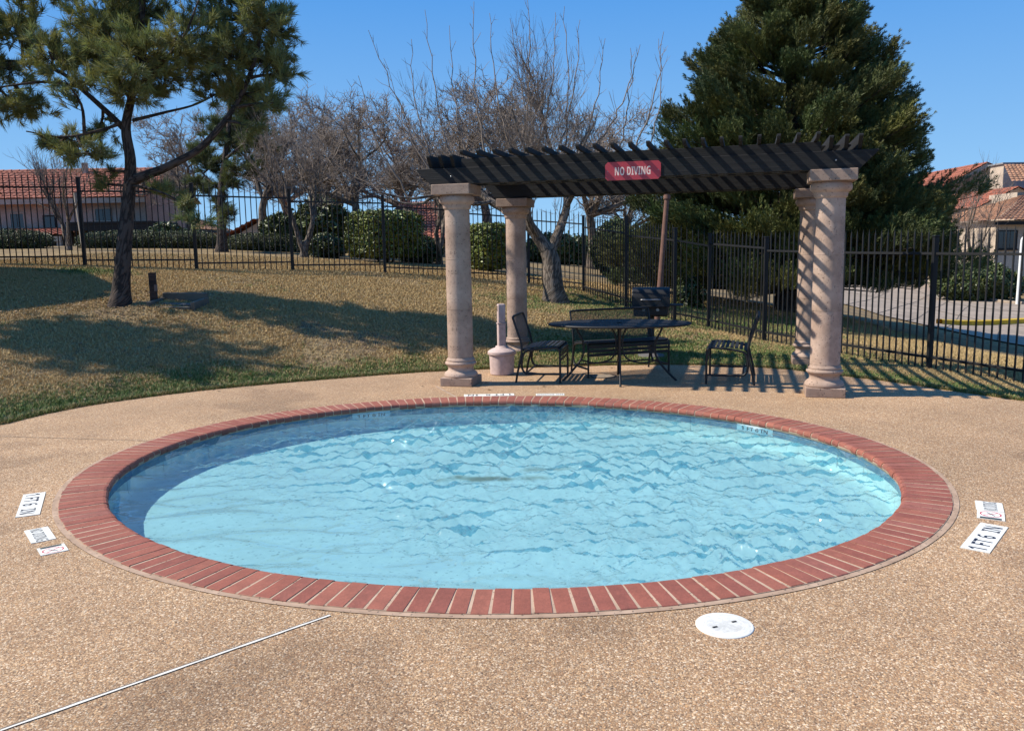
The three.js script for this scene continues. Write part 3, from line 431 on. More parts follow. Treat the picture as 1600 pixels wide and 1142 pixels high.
fence('fence_gate', 'black iron picket gate with thick posts behind the right hand patio chair', posts.slice(10, 12).map(p => [...p]), { noPost: [0], category: 'gate', railTop: 1.60, gap: .108, post: .07 });
fence('iron_fence', 'black iron picket fence with spear tips running past the pergola beside the concrete road', posts.slice(11), { noPost: [0], gap: .112, railTop: 1.56, tip: 1.83 });

// ───────── patio furniture ─────────
function chair(name, label, pos, turn, w, group) {                          // faces local +x
  const c = thing(name, label, w > 1 ? 'bench' : 'chair', pos, turn, group), r = .0135;
  for (const s of [-1, 1]) {
    const z = s * w / 2;
    mesh('back_leg', tube([[-.31, .0, z], [-.285, .14, z], [-.235, .36, z], [-.245, .5, z], [-.29, .64, z], [-.335, .78, z]], r, 20), M.iron, c);
    mesh('side_frame', tube([[.235, .0, z], [.235, .25, z], [.228, .38, z], [.19, .43, z], [.05, .425, z], [-.10, .405, z], [-.19, .38, z], [-.225, .31, z], [-.235, .2, z], [-.20, .125, z], [-.12, .11, z], [.235, .11, z]], r, 60), M.iron, c);
  }
  mesh('top_rail', tube([[-.335, .775, -w / 2], [-.342, .805, -w / 2 + .05], [-.344, .81, 0], [-.342, .805, w / 2 - .05], [-.335, .775, w / 2]], r, 24), M.iron, c);
  mesh('front_rail', bar([.2, .425, -w / 2], [.2, .425, w / 2], r), M.iron, c); mesh('rear_rail', bar([-.215, .40, -w / 2], [-.215, .40, w / 2], r), M.iron, c);
  mesh('stretcher', bar([-.18, .12, -w / 2], [-.18, .12, w / 2], r * .8), M.iron, c);
  const straps = []; for (let i = 0; i < 9; i++) { const t = i / 8, x = mix(-.205, .215, t), y = .40 + .03 * Math.sin(t * 2.6) - (t > .9 ? .02 : 0); straps.push(box(.038, .006, w - .01, x, y + .012, 0, .002)); }
  for (let i = 0; i < 3; i++) straps.push(box(.006, .036, w - .01, .243, .385 - i * .05, 0, .002));
  mesh('seat_straps', merge(straps), M.strap, c);
  const bp = [], bi = [], n = 10; for (let i = 0; i <= n; i++) { const t = i / n, y = mix(.43, .80, t), x = -.235 - .107 * Math.pow(t, 1.1); for (let k = 0; k <= 8; k++) { const q = k / 8 - .5; bp.push(x - .02 * (1 - 4 * q * q), y, q * (w - .02)); } }
  for (let i = 0; i < n; i++) for (let k = 0; k < 8; k++) { const a = i * 9 + k; bi.push(a, a + 1, a + 9, a + 1, a + 10, a + 9); }
  const bg = new THREE.BufferGeometry(); bg.setAttribute('position', new THREE.Float32BufferAttribute(bp, 3)); bg.setIndex(bi); bg.computeVertexNormals();
  mesh('back_mesh', bg, new THREE.MeshStandardMaterial({ color: S(.035, .036, .034), roughness: .8, transparent: true, opacity: .62, side: THREE.DoubleSide }), c);
  return c;
}
chair('patio_chair', 'black strap patio chair beside the pink ash stand', [.42, 0, -10.27], -.2, .70, 'patio chairs at the table');
chair('patio_chair', 'black strap patio chair facing away from the iron gate', [2.63, 0, -9.95], Math.PI - .29, .78, 'patio chairs at the table');
chair('patio_bench', 'wide black mesh backed patio seat tucked behind the oval table', [1.42, 0, -10.66], -Math.PI / 2 + .33, 1.14);
{
  const t = thing('patio_table', 'oval black mesh topped patio table under the pergola', 'table', [1.31, 0, -10.0], -.10), A = .85, B = .53;
  const ell = (k, a = A, b = B) => V(Math.cos(k) * a, .70, Math.sin(k) * b);
  mesh('rim', sweep(Array.from({ length: 49 }, (_, i) => ell(i / 48 * 6.2832)), .014, 8), M.iron, t);
  const top = []; for (let i = -40; i <= 40; i++) { const x = i / 41 * A, h = B * Math.sqrt(1 - (x / A) ** 2); if (h > .02) top.push(plainBox(.0135, .004, h * 2, x, .703, 0)); } for (let i = -18; i <= 18; i++) { const z = i / 19 * B, h = A * Math.sqrt(1 - (z / B) ** 2); top.push(plainBox(h * 2, .004, .016, 0, .7072, z)); }
  mesh('mesh_top', merge(top), M.strap, t);
  mesh('umbrella_ring', new THREE.TorusGeometry(.03, .006, 6, 20).rotateX(Math.PI / 2).translate(0, .712, 0), M.iron, t);
  for (let i = 0; i < 4; i++) { const k = i * Math.PI / 2, d = V(Math.cos(k), 0, Math.sin(k)), R = i % 2 ? .42 : .62, P = (s, y) => d.clone().multiplyScalar(s * R).setY(y); mesh('leg', tube([P(.86, .69), P(.80, .6), P(.70, .46), P(.72, .3), P(.9, .14), P(1.12, .0)], .0135, 24), M.iron, t); mesh('brace', tube([P(.30, .69), P(.12, .62), P(.06, .45), P(.14, .28), P(.45, .22), P(.76, .26)], .010, 24), M.iron, t); }
}
{
  const c = [.88, .70, .64], m = std(S(.62, .47, .43), .7, { map: T.stucco }), L = a => new THREE.LatheGeometry(a.map(p => new THREE.Vector2(...p)), 36);
  const a = thing('ash_stand', 'pale pink plastic ash stand with a tall square neck beside the patio chair', 'ash stand', [-.13, 0, -10.70], .2);
  mesh('bucket', L([[.001, .004], [.150, .004], [.154, .012], [.166, .265], [.15, .27]]), m, a);
  mesh('lid', L([[.178, .262], [.184, .268], [.184, .30], [.176, .312], [.13, .338], [.085, .352], [.08, .372], [.066, .378], [.02, .38]]), m, a);
  mesh('neck', boxUV(box(.105, .30, .105, 0, .515, 0, .02, 3)), m, a); mesh('collar', boxUV(box(.116, .016, .116, 0, .667, 0, .006, 2)), m, a); mesh('upper_neck', boxUV(box(.098, .25, .098, 0, .795, 0, .016, 3)), m, a);
  mesh('slot', plainBox(.012, .07, .03, -.047, .86, 0), std(S(.05, .05, .05), .9), a);
  mesh('sticker', new THREE.CylinderGeometry(.1605, .156, .075, 12, 1, true, -.9, .75).translate(0, .15, 0), std(0xffffff, .6, { map: canvasTex(128, 64, (x, w, h) => { x.fillStyle = '#d9c2ba'; x.fillRect(0, 0, w, h); x.fillStyle = '#6a5c5c'; for (let i = 0; i < 5; i++) x.fillRect(14 + (i % 2) * 8, 10 + i * 9, 60 + hash(i, 2) * 40, 4); }) }), a);
}
{
  const gx = 2.06, gz = -12.15, gy = terrain(gx, gz);
  const g = thing('charcoal_grill', 'black lidded grill on a round foot behind the patio bench', 'grill', [gx, gy, gz], -.2);
  mesh('foot', new THREE.LatheGeometry([[0, .05], [.06, .05], [.19, .03], [.205, .012], [.205, -.02]].map(p => new THREE.Vector2(...p)), 32), std(S(.15, .14, .14), .8, { map: T.conc }), g);
  mesh('pedestal', bar([0, .03, 0], [0, .62, 0], .05, 14), M.iron, g);
  mesh('firebox', box(.50, .16, .34, 0, .68, 0, .03, 2), M.iron, g);
  const ls = new THREE.Shape(); ls.moveTo(-.19, 0); ls.lineTo(.19, 0); ls.lineTo(.185, .10); ls.quadraticCurveTo(.16, .22, .04, .235); ls.lineTo(-.1, .23); ls.quadraticCurveTo(-.19, .2, -.19, .08); ls.closePath();
  mesh('lid', new THREE.ExtrudeGeometry(ls, { depth: .52, bevelEnabled: true, bevelSize: .012, bevelThickness: .012, bevelSegments: 2 }).translate(0, 0, -.26).rotateY(-Math.PI / 2).translate(0, .775, 0), M.iron, g);
  mesh('handle', tube([[-.13, .84, .19], [-.13, .85, .235], [0, .85, .245], [.13, .85, .235], [.13, .84, .19]], .009, 16), std(S(.35, .35, .36), .35, { metalness: .8 }), g);
  mesh('side_shelf', box(.20, .022, .26, .365, .76, 0, .006), M.iron, g); mesh('front_shelf', box(.54, .018, .1, 0, .755, .23, .005), M.iron, g);
  for (const x of [-.1, .1]) mesh('vent', new THREE.CylinderGeometry(.022, .022, .012, 14).rotateX(Math.PI / 2).translate(x, .70, .176), std(S(.3, .3, .3), .4, { metalness: .7 }), g);
}
{
  const a = at(1026, 492, 15.3), b = at(1043, 302, 15.4); a.y = terrain(a.x, a.z) - .1;
  const rust = std(S(.20, .10, .07), .9, { map: T.speck });
  const o = thing('rusty_pole', 'leaning rusty steel pole with a cap, standing in front of the fence behind the grill', 'pole', [a.x, a.y, a.z]), d = b.clone().sub(a);
  mesh('shaft', sweep([V(0, 0, 0), d.clone().multiplyScalar(.5), d], [.056, .05, .046], 12, true), rust, o);
  mesh('coupling', sweep([d.clone().multiplyScalar(.955), d.clone().multiplyScalar(.985)], .066, 12, true), rust, o); mesh('cap', sweep([d.clone().multiplyScalar(1), d.clone().multiplyScalar(1.02)], .085, 12, true), std(S(.3, .24, .2), .8), o);
}
{ // wooden stake and valve box on the slope
  const p = at(240, 468, 13.0), y = terrain(p.x, p.z), o = thing('wooden_stake', 'short weathered brown stake standing in the lawn by the valve box', 'stake', [p.x, y, p.z], .2);
  mesh('stake_post', boxUV(box(.10, .52, .10, 0, .2, 0, .008, 2)), std(S(.11, .06, .042), .95, { map: T.wood }), o); mesh('bracket', box(.03, .1, .112, .04, .22, 0, .004), std(S(.16, .11, .09), .8), o);
  const q = at(278, 474, 12.95), y2 = terrain(q.x, q.z), b = thing('valve_box', 'open concrete valve box with a dark hollow, set in the slope by the stake', 'utility box', [q.x, y2 - .02, q.z], -.12);
  b.rotation.x = .1; const cm = std(S(.20, .175, .14), .95, { map: T.conc });
  mesh('back_wall', boxUV(box(.74, .34, .07, 0, -.01, -.24, .01)), cm, b); mesh('front_kerb', boxUV(box(.66, .14, .06, 0, -.05, .24, .01)), cm, b); for (const s of [-1, 1]) mesh('side_wall', boxUV(box(.06, .24, .5, s * .36, -.03, 0, .01)), cm, b);
  mesh('floor_plate', plainBox(.66, .02, .44, 0, -.06, 0), std(S(.045, .04, .035), .95), b); mesh('pipe', bar([-.3, .02, .05], [.3, .02, .08], .028), std(S(.1, .1, .1), .6), b);
}

// ───────── foliage helpers ─────────
const dummy = new THREE.Object3D();
function leafMat(c, o = {}) { return new THREE.MeshPhysicalMaterial({ color: S(...c), roughness: .7, side: THREE.DoubleSide, ...o }); }
function scatter(name, geo, mat, list, parent) {                                  // list of [pos, dir, scale, roll, tint]
  const m = new THREE.InstancedMesh(geo, mat, list.length), q = new THREE.Quaternion(), up = V(0, 1, 0), mt = new THREE.Matrix4(), c = new THREE.Color();
  list.forEach(([p, d, s, roll, tint], i) => { q.setFromUnitVectors(up, d); q.multiply(new THREE.Quaternion().setFromAxisAngle(up, roll)); mt.compose(p, q, V(s, s, s)); m.setMatrixAt(i, mt); c.setRGB(...tint); m.setColorAt(i, c); });
  m.name = name; m.castShadow = m.receiveShadow = true; m.userData.kind = 'stuff'; parent.add(m); return m;
}
function tris(list) { const g = new THREE.BufferGeometry(), p = []; for (const t of list) for (const v of t) p.push(v.x, v.y, v.z); g.setAttribute('position', new THREE.Float32BufferAttribute(p, 3)); g.computeVertexNormals(); return g; }
const randDir = () => { const z = rr(-1, 1), a = rnd() * 6.283, r = Math.sqrt(1 - z * z); return V(r * Math.cos(a), z, r * Math.sin(a)); };
// pine tuft: needles fanned about +y
const tuftGeo = (() => { const t = []; for (let i = 0; i < 30; i++) { const a = rnd() * 6.283, sp = rr(.15, .95), d = V(Math.cos(a) * Math.sin(sp), Math.cos(sp), Math.sin(a) * Math.sin(sp)), b = V(0, rr(-.07, .05), 0), L = rr(.11, .2), w = V().crossVectors(d, randDir()).normalize().multiplyScalar(.0034), e = b.clone().addScaledVector(d, L), mid = b.clone().addScaledVector(d, L * .55); t.push([b.clone().add(w), b.clone().sub(w), mid.clone().add(w)], [b.clone().sub(w), mid.clone().sub(w), mid.clone().add(w)], [mid.clone().add(w), mid.clone().sub(w), e]); } return tris(t); })();
// cedar spray: scale-leaved plume along +y
const sprayGeo = (() => { const t = []; for (let i = 0; i < 44; i++) { const h = Math.pow(rnd(), .8) * .42, a = rnd() * 6.283, out = rr(.25, .85), d = V(Math.cos(a) * out * .75, rr(.6, 1.1), Math.sin(a) * out * .75).normalize(), b = V(gauss() * .03, h, gauss() * .03), L = rr(.10, .19) * (1.15 - h), w = V().crossVectors(d, randDir()).normalize().multiplyScalar(rr(.005, .009)), e = b.clone().addScaledVector(d, L), m = b.clone().addScaledVector(d, L * .5); t.push([b, m.clone().add(w), e], [b, e, m.clone().sub(w)]); } return tris(t); })();
const leafCluster = (n, R, len, wid) => { const t = []; for (let i = 0; i < n; i++) { const b = randDir().multiplyScalar(R * Math.cbrt(rnd())), d = randDir(); d.y = Math.abs(d.y) * .6; d.normalize(); const w = V().crossVectors(d, randDir()).normalize().multiplyScalar(wid / 2), e = b.clone().addScaledVector(d, len), m = b.clone().addScaledVector(d, len * .45); t.push([b, m.clone().add(w), e], [b, e, m.clone().sub(w)]); } return tris(t); };
const hedgeLeaf = leafCluster(9, .07, .075, .04), smallLeaf = leafCluster(14, .07, .04, .02), bigLeaf = leafCluster(7, .09, .12, .06);

// ───────── pines ─────────
function pine(label, limbs, clusters, zc0, group, opt = {}) {
  const base = limbs[0].pts[0], root = thing('pine_tree', label, 'tree', [base.x, base.y - .05, base.z], 0, group), O = V(base.x, base.y - .05, base.z);
  const all = [];
  limbs.forEach((l, i) => { const c = curvePts(l.pts, 40), r = c.map((_, k) => mix(l.r0, l.r1, Math.pow(k / 40, i ? .8 : .7)) * (i === 0 && k < 4 ? 1 + .35 * (1 - k / 4) ** 2 : 1)); c.forEach((p, k) => { all.push([p, r[k]]); }); const rel = c.map(p => p.clone().sub(O)); mesh(i ? 'limb' : 'trunk', sweep(rel, r, i ? 8 : 14), M.bark, root); });
  const twigs = [], tufts = [];
  for (const [C, R, dens] of clusters) {
    let best = null, bd = 1e9; for (const [p] of all) { const d = p.distanceTo(C) + Math.max(0, p.y - C.y) * .6; if (d < bd) { bd = d; best = p; } }
    const mid = best.clone().lerp(C, .55).add(V(gauss() * .1, .1 * R.y, gauss() * .1)), main = curvePts([best, mid, C], 8);
    twigs.push(sweep(main.map(p => p.clone().sub(O)), main.map((_, k) => mix(.03, .01, k / 8) * (opt.tw ?? 1)), 5));
    const n = Math.round(dens * 25);
    for (let i = 0; i < n; i++) {
      const s = main[2 + ((rnd() * 7) | 0)] ?? C, d = randDir(), rad = Math.cbrt(rnd()) * 1.28, e = C.clone().add(V(d.x * R.x * rad, d.y * R.y * rad, d.z * R.z * rad)), m = s.clone().lerp(e, .5).add(V(gauss() * .05, -.03, gauss() * .05)), pts = [s, m, e];
      if (rnd() < .8) twigs.push(sweep(pts.map(p => p.clone().sub(O)), [.008, .006, .003], 3));
      const dir = e.clone().sub(m).normalize();
      const k = 3 + ((rnd() * 4) | 0); for (let j = 0; j < k; j++) { const t = rr(.35, 1), p = (t < .5 ? s.clone().lerp(m, t * 2) : m.clone().lerp(e, t * 2 - 1)).sub(O).add(V(gauss() * .06, gauss() * .06, gauss() * .06)); const dd = dir.clone().multiplyScalar(.7).add(randDir().multiplyScalar(.65)).add(V(0, .35, 0)).normalize(); const v = rr(.7, 1.3), ye = rr(0, 1); tufts.push([p, dd, rr(.75, 1.2) * (opt.ts ?? 1), rnd() * 6.28, [v * mix(.82, 1.12, ye), v, v * mix(1.05, .75, ye)]]); }
    }
  }
  mesh('twigs', merge(twigs), M.bark, root).userData.kind = 'stuff';
  scatter('crown', tuftGeo, leafMat(opt.col ?? [.20, .205, .06], { transmission: .3, roughness: 1, thickness: 0 }), tufts, root);
  return root;
}
{
  const z0 = 12.9, P = (x, y, dz = 0) => at(x, y, z0 + dz), b = P(187, 478); b.y = terrain(b.x, b.z) - .05;
  const k = z0 / F;
  const limbs = [
    { pts: [b, P(190, 430), P(195, 365), P(201, 300, .05), P(203, 250), P(196, 200, -.05), P(205, 150), P(218, 70, .1), P(222, -60), P(215, -220)], r0: .15, r1: .03 },
    { pts: [P(205, 283, .02), P(232, 272), P(262, 260, -.1), P(310, 233, -.15), P(345, 196, -.1), P(370, 160), P(392, 110), P(408, 40, .1), P(418, -80, .2)], r0: .085, r1: .02 },
    { pts: [P(197, 205), P(170, 178, .1), P(130, 142, .25), P(92, 112, .3), P(45, 98, .4), P(-40, 92, .5)], r0: .055, r1: .018 },
    { pts: [P(196, 190, -.05), P(150, 205, -.3), P(95, 214, -.5), P(40, 205, -.6)], r0: .03, r1: .01 },
    { pts: [P(207, 188), P(255, 176, .3), P(305, 163, .6), P(350, 140, .8)], r0: .03, r1: .01 },
    { pts: [P(208, 140), P(245, 105, -.3), P(285, 60, -.6), P(310, 0, -.8)], r0: .04, r1: .012 },
    { pts: [P(210, 120), P(170, 80, .3), P(130, 30, .6), P(100, -40, .8)], r0: .04, r1: .012 },
    { pts: [P(204, 290, .05), P(235, 295, -.3), P(275, 312, -.5), P(310, 345, -.6)], r0: .022, r1: .008 },
    { pts: [P(120, 135, .25), P(70, 128, .0), P(20, 133, -.2), P(-20, 140, -.3)], r0: .03, r1: .01 },
  ];
  const cl = [[160, 40, 62, 48, 0], [220, 25, 60, 55, .6], [285, 60, 58, 48, -.4], [200, 90, 60, 42, -.8], [145, 95, 48, 38, .7], [262, 112, 50, 32, .5], [182, 132, 42, 26, -.6], [228, 145, 32, 20, .4], [30, 40, 50, 42, .3], [75, 80, 50, 34, -.5], [18, 112, 42, 30, .5], [12, 160, 38, 32, 0], [55, 172, 38, 22, .8], [100, 125, 30, 18, -.8], [100, 217, 46, 16, -.3], [150, 207, 36, 18, .6], [85, 238, 40, 12, .4], [138, 243, 40, 15, -.5], [168, 268, 22, 10, .3],
    [340, 30, 50, 48, .2], [402, 20, 48, 44, -.5], [442, 45, 30, 42, .4], [352, 88, 44, 38, -.3], [412, 100, 46, 36, .5], [443, 115, 24, 30, -.2], [384, 148, 42, 24, .2], [428, 160, 28, 20, -.4], [330, 148, 26, 18, .6], [322, 105, 34, 28, .9], [262, 302, 22, 12, .2], [288, 324, 24, 13, -.5], [306, 348, 24, 11, -.6], [246, 290, 16, 9, -.2], [162, 288, 14, 7, .2], [400, 200, 22, 14, .1],
    [150, -60, 80, 50, .2], [250, -70, 80, 50, -.3], [60, -40, 70, 44, .3], [350, -50, 80, 50, .2], [420, -70, 50, 40, .1], [200, -150, 90, 50, 0], [300, -150, 70, 40, -.2], [120, -130, 70, 40, .4], [-50, 60, 50, 45, .3], [-60, 140, 45, 35, -.2], [-70, -20, 50, 45, .2]]
    .map(([x, y, rx, ry, dz]) => [P(x, y, dz), V(rx * k, ry * k, Math.min(rx, 55) * k * 1.1), rx * ry / 1300]);
  pine('tall pine inside the fence with a dark curved limb and needle tufts, beside the stake', limbs, cl, z0, 'pine trees', {});
}
{ // pine beyond the fence
  const z0 = 24.5, P = (x, y, dz = 0) => at(x, y, z0 + dz), b = P(346, 393); b.y = terrain(b.x, b.z) - .05; const k = z0 / F;
  const limbs = [{ pts: [b, P(346, 350), P(345, 300), P(352, 240), P(358, 180), P(356, 120), P(360, 60)], r0: .17, r1: .03 }, { pts: [P(346, 300), P(320, 275, .4), P(300, 250, .8)], r0: .05, r1: .015 }, { pts: [P(350, 250), P(380, 225, -.4), P(410, 205, -.8)], r0: .05, r1: .015 }];
  const cl = [[330, 255, 30, 16, .4], [385, 262, 26, 15, -.4], [370, 220, 36, 22, .3], [405, 215, 28, 18, -.6], [345, 200, 34, 20, .5], [312, 238, 24, 14, .6], [400, 180, 30, 18, .2], [352, 285, 28, 12, 0], [340, 318, 16, 16, .3], [356, 335, 12, 16, -.3], [310, 290, 26, 14, .7], [385, 150, 40, 26, 0]].map(([x, y, rx, ry, dz]) => [P(x, y, dz), V(rx * k, ry * k, rx * k), rx * ry / 420]);
  pine('thin pine with a straight dark trunk standing beyond the fence', limbs, cl, z0, 'pine trees', { ts: 1.35, col: [.085, .105, .035] });
}
{ // pine outside the frame, whose shade falls on the slope
  const b = V(-10.0, 0, -11.2); b.y = terrain(b.x, b.z); const O = (x, y, z) => V(b.x + x, b.y + y, b.z + z);
  const limbs = [{ pts: [b, O(.1, 2, 0), O(.2, 4, .1), O(.1, 6.5, 0)], r0: .2, r1: .04 }]; const cl = [];
  for (let i = 0; i < 12; i++) cl.push([O(gauss() * 1.3, rr(2.6, 5.2), gauss() * 1.1), V(.75, .34, .7), 1.0]);
  pine('pine at the far side of the lawn whose shade falls on the slope', limbs, cl, 0, 'pine trees', { ts: 1.3 });
}

// ───────── cedar ─────────
{
  const b = at(1228, 485, 21.0); b.y = terrain(b.x, b.z);
  const root = thing('cedar_tree', 'large dense dark green cedar beyond the fence behind the pergola', 'tree', [b.x, b.y - .1, b.z]); root.scale.setScalar(.885);
  const H = 10.9, tr = []; for (let i = 0; i <= 14; i++) tr.push(V(.05 * Math.sin(i), i / 14 * (H - .6), .05 * Math.cos(i * 1.3)));
  mesh('trunk', sweep(tr, tr.map((_, i) => mix(.34, .03, i / 14) * (i === 0 ? 1.3 : 1)), 12), M.bark, root);
  const prof = [[.6, 3.1], [1.3, 4.0], [2.4, 4.3], [3.7, 3.55], [5.2, 3.15], [6.7, 2.3], [7.8, 1.6], [8.9, .85], [9.8, .45], [10.8, .12]];
  const R = h => { for (let i = 1; i < prof.length; i++) if (h <= prof[i][0]) { const [a, ra] = prof[i - 1], [c, rc] = prof[i]; return mix(ra, rc, clamp((h - a) / (c - a))); } return .2; };
  const boughs = [], sprays = [];
  for (let i = 0; i < 520; i++) {
    const h = .9 + 9.6 * (1 - Math.pow(rnd(), .72)), az = i * 2.399 + gauss() * .3, lump = .70 + .42 * vnoise(az * 1.35 + 40, h * 1.25 + 3) + (rnd() < .13 ? .24 : 0), L = R(h) * lump * (Math.cos(az) > .1 ? .93 : 1), rise = mix(.05, .75, clamp(h / 10)) + gauss() * .12, sag = h < 2.6 ? -.22 : 0;
    const d = V(Math.cos(az), 0, Math.sin(az)), h0 = Math.max(.5, h - L * rise * .6), s = V(0, h0, 0), m = d.clone().multiplyScalar(L * .55).setY(h0 + L * rise * .25 + sag * .3), e = d.clone().multiplyScalar(L).setY(h0 + L * (rise * .62) + sag * L * .35), c = curvePts([s, m, e], 10);
    boughs.push(sweep(c, c.map((_, k) => mix(.045, .008, k / 10)), 4));
    const n = Math.round(34 + L * 20), side = V(-d.z, 0, d.x), tone = rr(.7, 1.35), olive = rnd();
    for (let k = 0; k < n; k++) {
      const t = .34 + .66 * Math.pow(rnd(), .55), p = c[Math.min(10, Math.round(t * 10))].clone().lerp(c[Math.min(10, Math.round(t * 10) + 1)], rnd()), wd = Math.sin(Math.min(1, (t - .25) / .75) * 2.6) * (.16 + .07 * L) + .05;
      p.addScaledVector(side, gauss() * wd).add(V(gauss() * .07, Math.abs(gauss()) * wd * .9 - .05, gauss() * .07));
      const dd = d.clone().multiplyScalar(rr(.3, .9)).addScaledVector(side, gauss() * .5).add(V(0, rr(.35, 1), 0)).normalize(), v = rr(.75, 1.25) * tone, w = clamp(olive + gauss() * .2);
      sprays.push([p, dd, rr(.65, 1.15), rnd() * 6.28, [v * mix(.85, 1.3, w), v, v * mix(1.05, .7, w)]]);
    }
  }
  mesh('boughs', merge(boughs), M.bark, root).userData.kind = 'stuff';
  scatter('crown', sprayGeo, leafMat([.088, .108, .03]), sprays, root);
}

// ───────── bare trees ─────────
function bareTree(o) {                                                       // returns { limbs, twigs } geometry relative to the base
  const big = [], small = []; let budget = o.budget ?? 4000;
  const grow = (p, d, len, r, lvl) => {
    if (budget-- < 0) return;
    r = Math.max(r, o.minR ?? .004); const n = lvl < 2 ? 5 : 3, pts = [p.clone()], q = p.clone(), dir = d.clone();
    for (let i = 0; i < n; i++) { dir.add(randDir().multiplyScalar(o.wob ?? .16)).add(V(0, (o.up ?? .06) * (lvl > 0 ? 1 : .3), 0)).normalize(); q.addScaledVector(dir, len / n); pts.push(q.clone()); }
    const r1 = lvl >= o.levels ? r * .35 : r * .62; (r > (o.split ?? .02) ? big : small).push(sweep(pts, pts.map((_, i) => mix(r, r1, i / n)), r > .06 ? 8 : r > .02 ? 5 : 3));
    if (lvl >= o.levels) return;
    const k = lvl === 0 ? (o.forks ?? 3) : 2 + (rnd() < (o.bush ?? .5) ? 1 : 0);
    for (let i = 0; i < k; i++) { const a = (o.spread ?? .6) * rr(.5, 1.15), nd = dir.clone().add(randDir().multiplyScalar(Math.tan(a))).normalize(); if (nd.y < (o.minY ?? -.1)) nd.y = Math.abs(nd.y) * .4; grow(q, nd.normalize(), len * rr(.62, .9) * (o.shrink ?? 1), r1 * rr(.7, .95), lvl + 1); }
    if (lvl > 0) for (let i = 0; i < (o.side ?? 2); i++) { const t = 1 + ((rnd() * (n - 1)) | 0), nd = dir.clone().multiplyScalar(.6).add(randDir()).add(V(0, .35, 0)).normalize(); grow(pts[t], nd, len * rr(.4, .7), r1 * rr(.35, .55), Math.max(lvl + 1, o.levels - 2)); }
  };
  for (const s of o.starts) grow(s[0], s[1].normalize(), s[2], s[3], s[4] ?? 0);
  return { big, small };
}
const protoBare = {};
function plant(name, label, proto, pos, turn, s, group, mats = [M.barkGrey, M.twig]) {
  const t = thing(name, label, 'tree', pos, turn, group); t.scale.setScalar(s);
  mesh('trunk', proto.trunk, mats[0], t); const m = mesh('crown', proto.crown, mats[1], t); m.userData.kind = 'stuff'; return t;
}
const bake = b => ({ trunk: merge(b.big), crown: merge(b.small) });
{ // gnarled tree inside the fence with water sprouts
  const z0 = 18, b = at(868, 476, z0); b.y = terrain(b.x, b.z) - .06; const P = (x, y, dz = 0) => at(x, y, z0 + dz).sub(b);
  const paths = [
    [[V(0, 0, 0), P(864, 440), P(862, 410), P(856, 392)], .24, .17], [[P(858, 396), P(842, 372), P(822, 348), P(795, 330, .2), P(768, 316, .5), P(740, 296, .8), P(705, 292, .9), P(660, 318, 1)], .15, .03], [[P(858, 398), P(868, 375), P(878, 348), P(886, 318), P(880, 285, .2), P(862, 240, .3)], .13, .05],
    [[P(842, 372), P(826, 340, -.4), P(828, 310, -.6), P(840, 270, -.8)], .09, .04], [[P(822, 348), P(806, 300, .6), P(780, 250, .9), P(745, 200, 1)], .06, .025], [[P(884, 325), P(905, 290, -.6), P(940, 262, -1), P(985, 245, -1.2)], .06, .02], [[P(768, 316, .5), P(735, 318, .0), P(690, 305, -.5), P(640, 310, -.8), P(590, 300, -1)], .05, .018], [[P(880, 285, .2), P(905, 240, .7), P(930, 190, 1)], .05, .02], [[P(840, 270, -.8), P(815, 220, -1), P(800, 170, -1.2)], .04, .018],
  ];
  const big = paths.map(([p, r0, r1], i) => { const c = curvePts(p, 18); return sweep(c, c.map((_, k) => mix(r0, r1, k / 18) * (i === 0 && k < 4 ? 1 + .4 * (1 - k / 4) : 1)), i < 3 ? 12 : 8); });
  const starts = [];
  for (const [p, r0, r1] of paths.slice(1)) { const c = curvePts(p, 18); for (let k = 5; k <= 18; k += 2) starts.push([c[k].clone(), V(gauss() * .5, 1, gauss() * .5), rr(.5, 1.0), .016, 1]); const e = c[18], d = e.clone().sub(c[16]).normalize(); starts.push([e.clone(), d.add(V(0, .5, 0)), .9, r1 * .9, 1]); }
  const g = bareTree({ starts, levels: 5, spread: .5, wob: .13, up: .07, side: 2, bush: .45, budget: 7000, split: .017 });
  // long sprouts
  const sp = [[705, 296, 575, 45], [690, 300, 600, 90], [720, 290, 665, 15], [740, 280, 700, 40], [760, 250, 740, 0], [800, 240, 765, 20], [815, 220, 825, -5], [840, 240, 870, 20], [870, 250, 905, 30], [900, 250, 945, 60], [960, 255, 985, 75], [985, 250, 1040, 50], [1010, 250, 1032, 60], [880, 260, 880, 10], [690, 305, 640, 60], [850, 245, 800, 30], [640, 312, 560, 120], [930, 230, 1000, 70]];
  for (const [x0, y0, x1, y1] of sp) { const dz = gauss() * .9, a = P(x0, y0, dz * .4), e = P(x1, y1, dz), m = a.clone().lerp(e, .5).add(V((x1 < x0 ? -.12 : .12), -.12, 0)), c = curvePts([a, m, e], 12); c.forEach((p, k) => { if (k) p.add(V(gauss() * .05, gauss() * .03, gauss() * .05)); }); g.small.push(sweep(c, c.map((_, k) => mix(.021, .005, k / 12)), 4)); for (let j = 2; j < 12; j++) if (rnd() < .9) { const s = c[j], d = e.clone().sub(a).normalize().multiplyScalar(.8).add(randDir().multiplyScalar(.75)).add(V(0, .2, 0)).normalize(), L = rr(.25, .75) * (1.2 - j / 14), q1 = s.clone().addScaledVector(d, L * .5), q2 = q1.clone().addScaledVector(d.clone().add(V(gauss() * .2, .25, gauss() * .2)).normalize(), L * .5); g.small.push(sweep([s, q1, q2], [.007, .005, .0025], 3)); if (rnd() < .7) { const d2 = d.clone().add(randDir().multiplyScalar(.8)).normalize(); g.small.push(sweep([q1, q1.clone().addScaledVector(d2, L * .45)], [.0045, .002], 3)); } } }
  const t = thing('bare_tree', 'gnarled leafless tree with tall upright shoots inside the fence behind the pergola', 'tree', [b.x, b.y, b.z]);
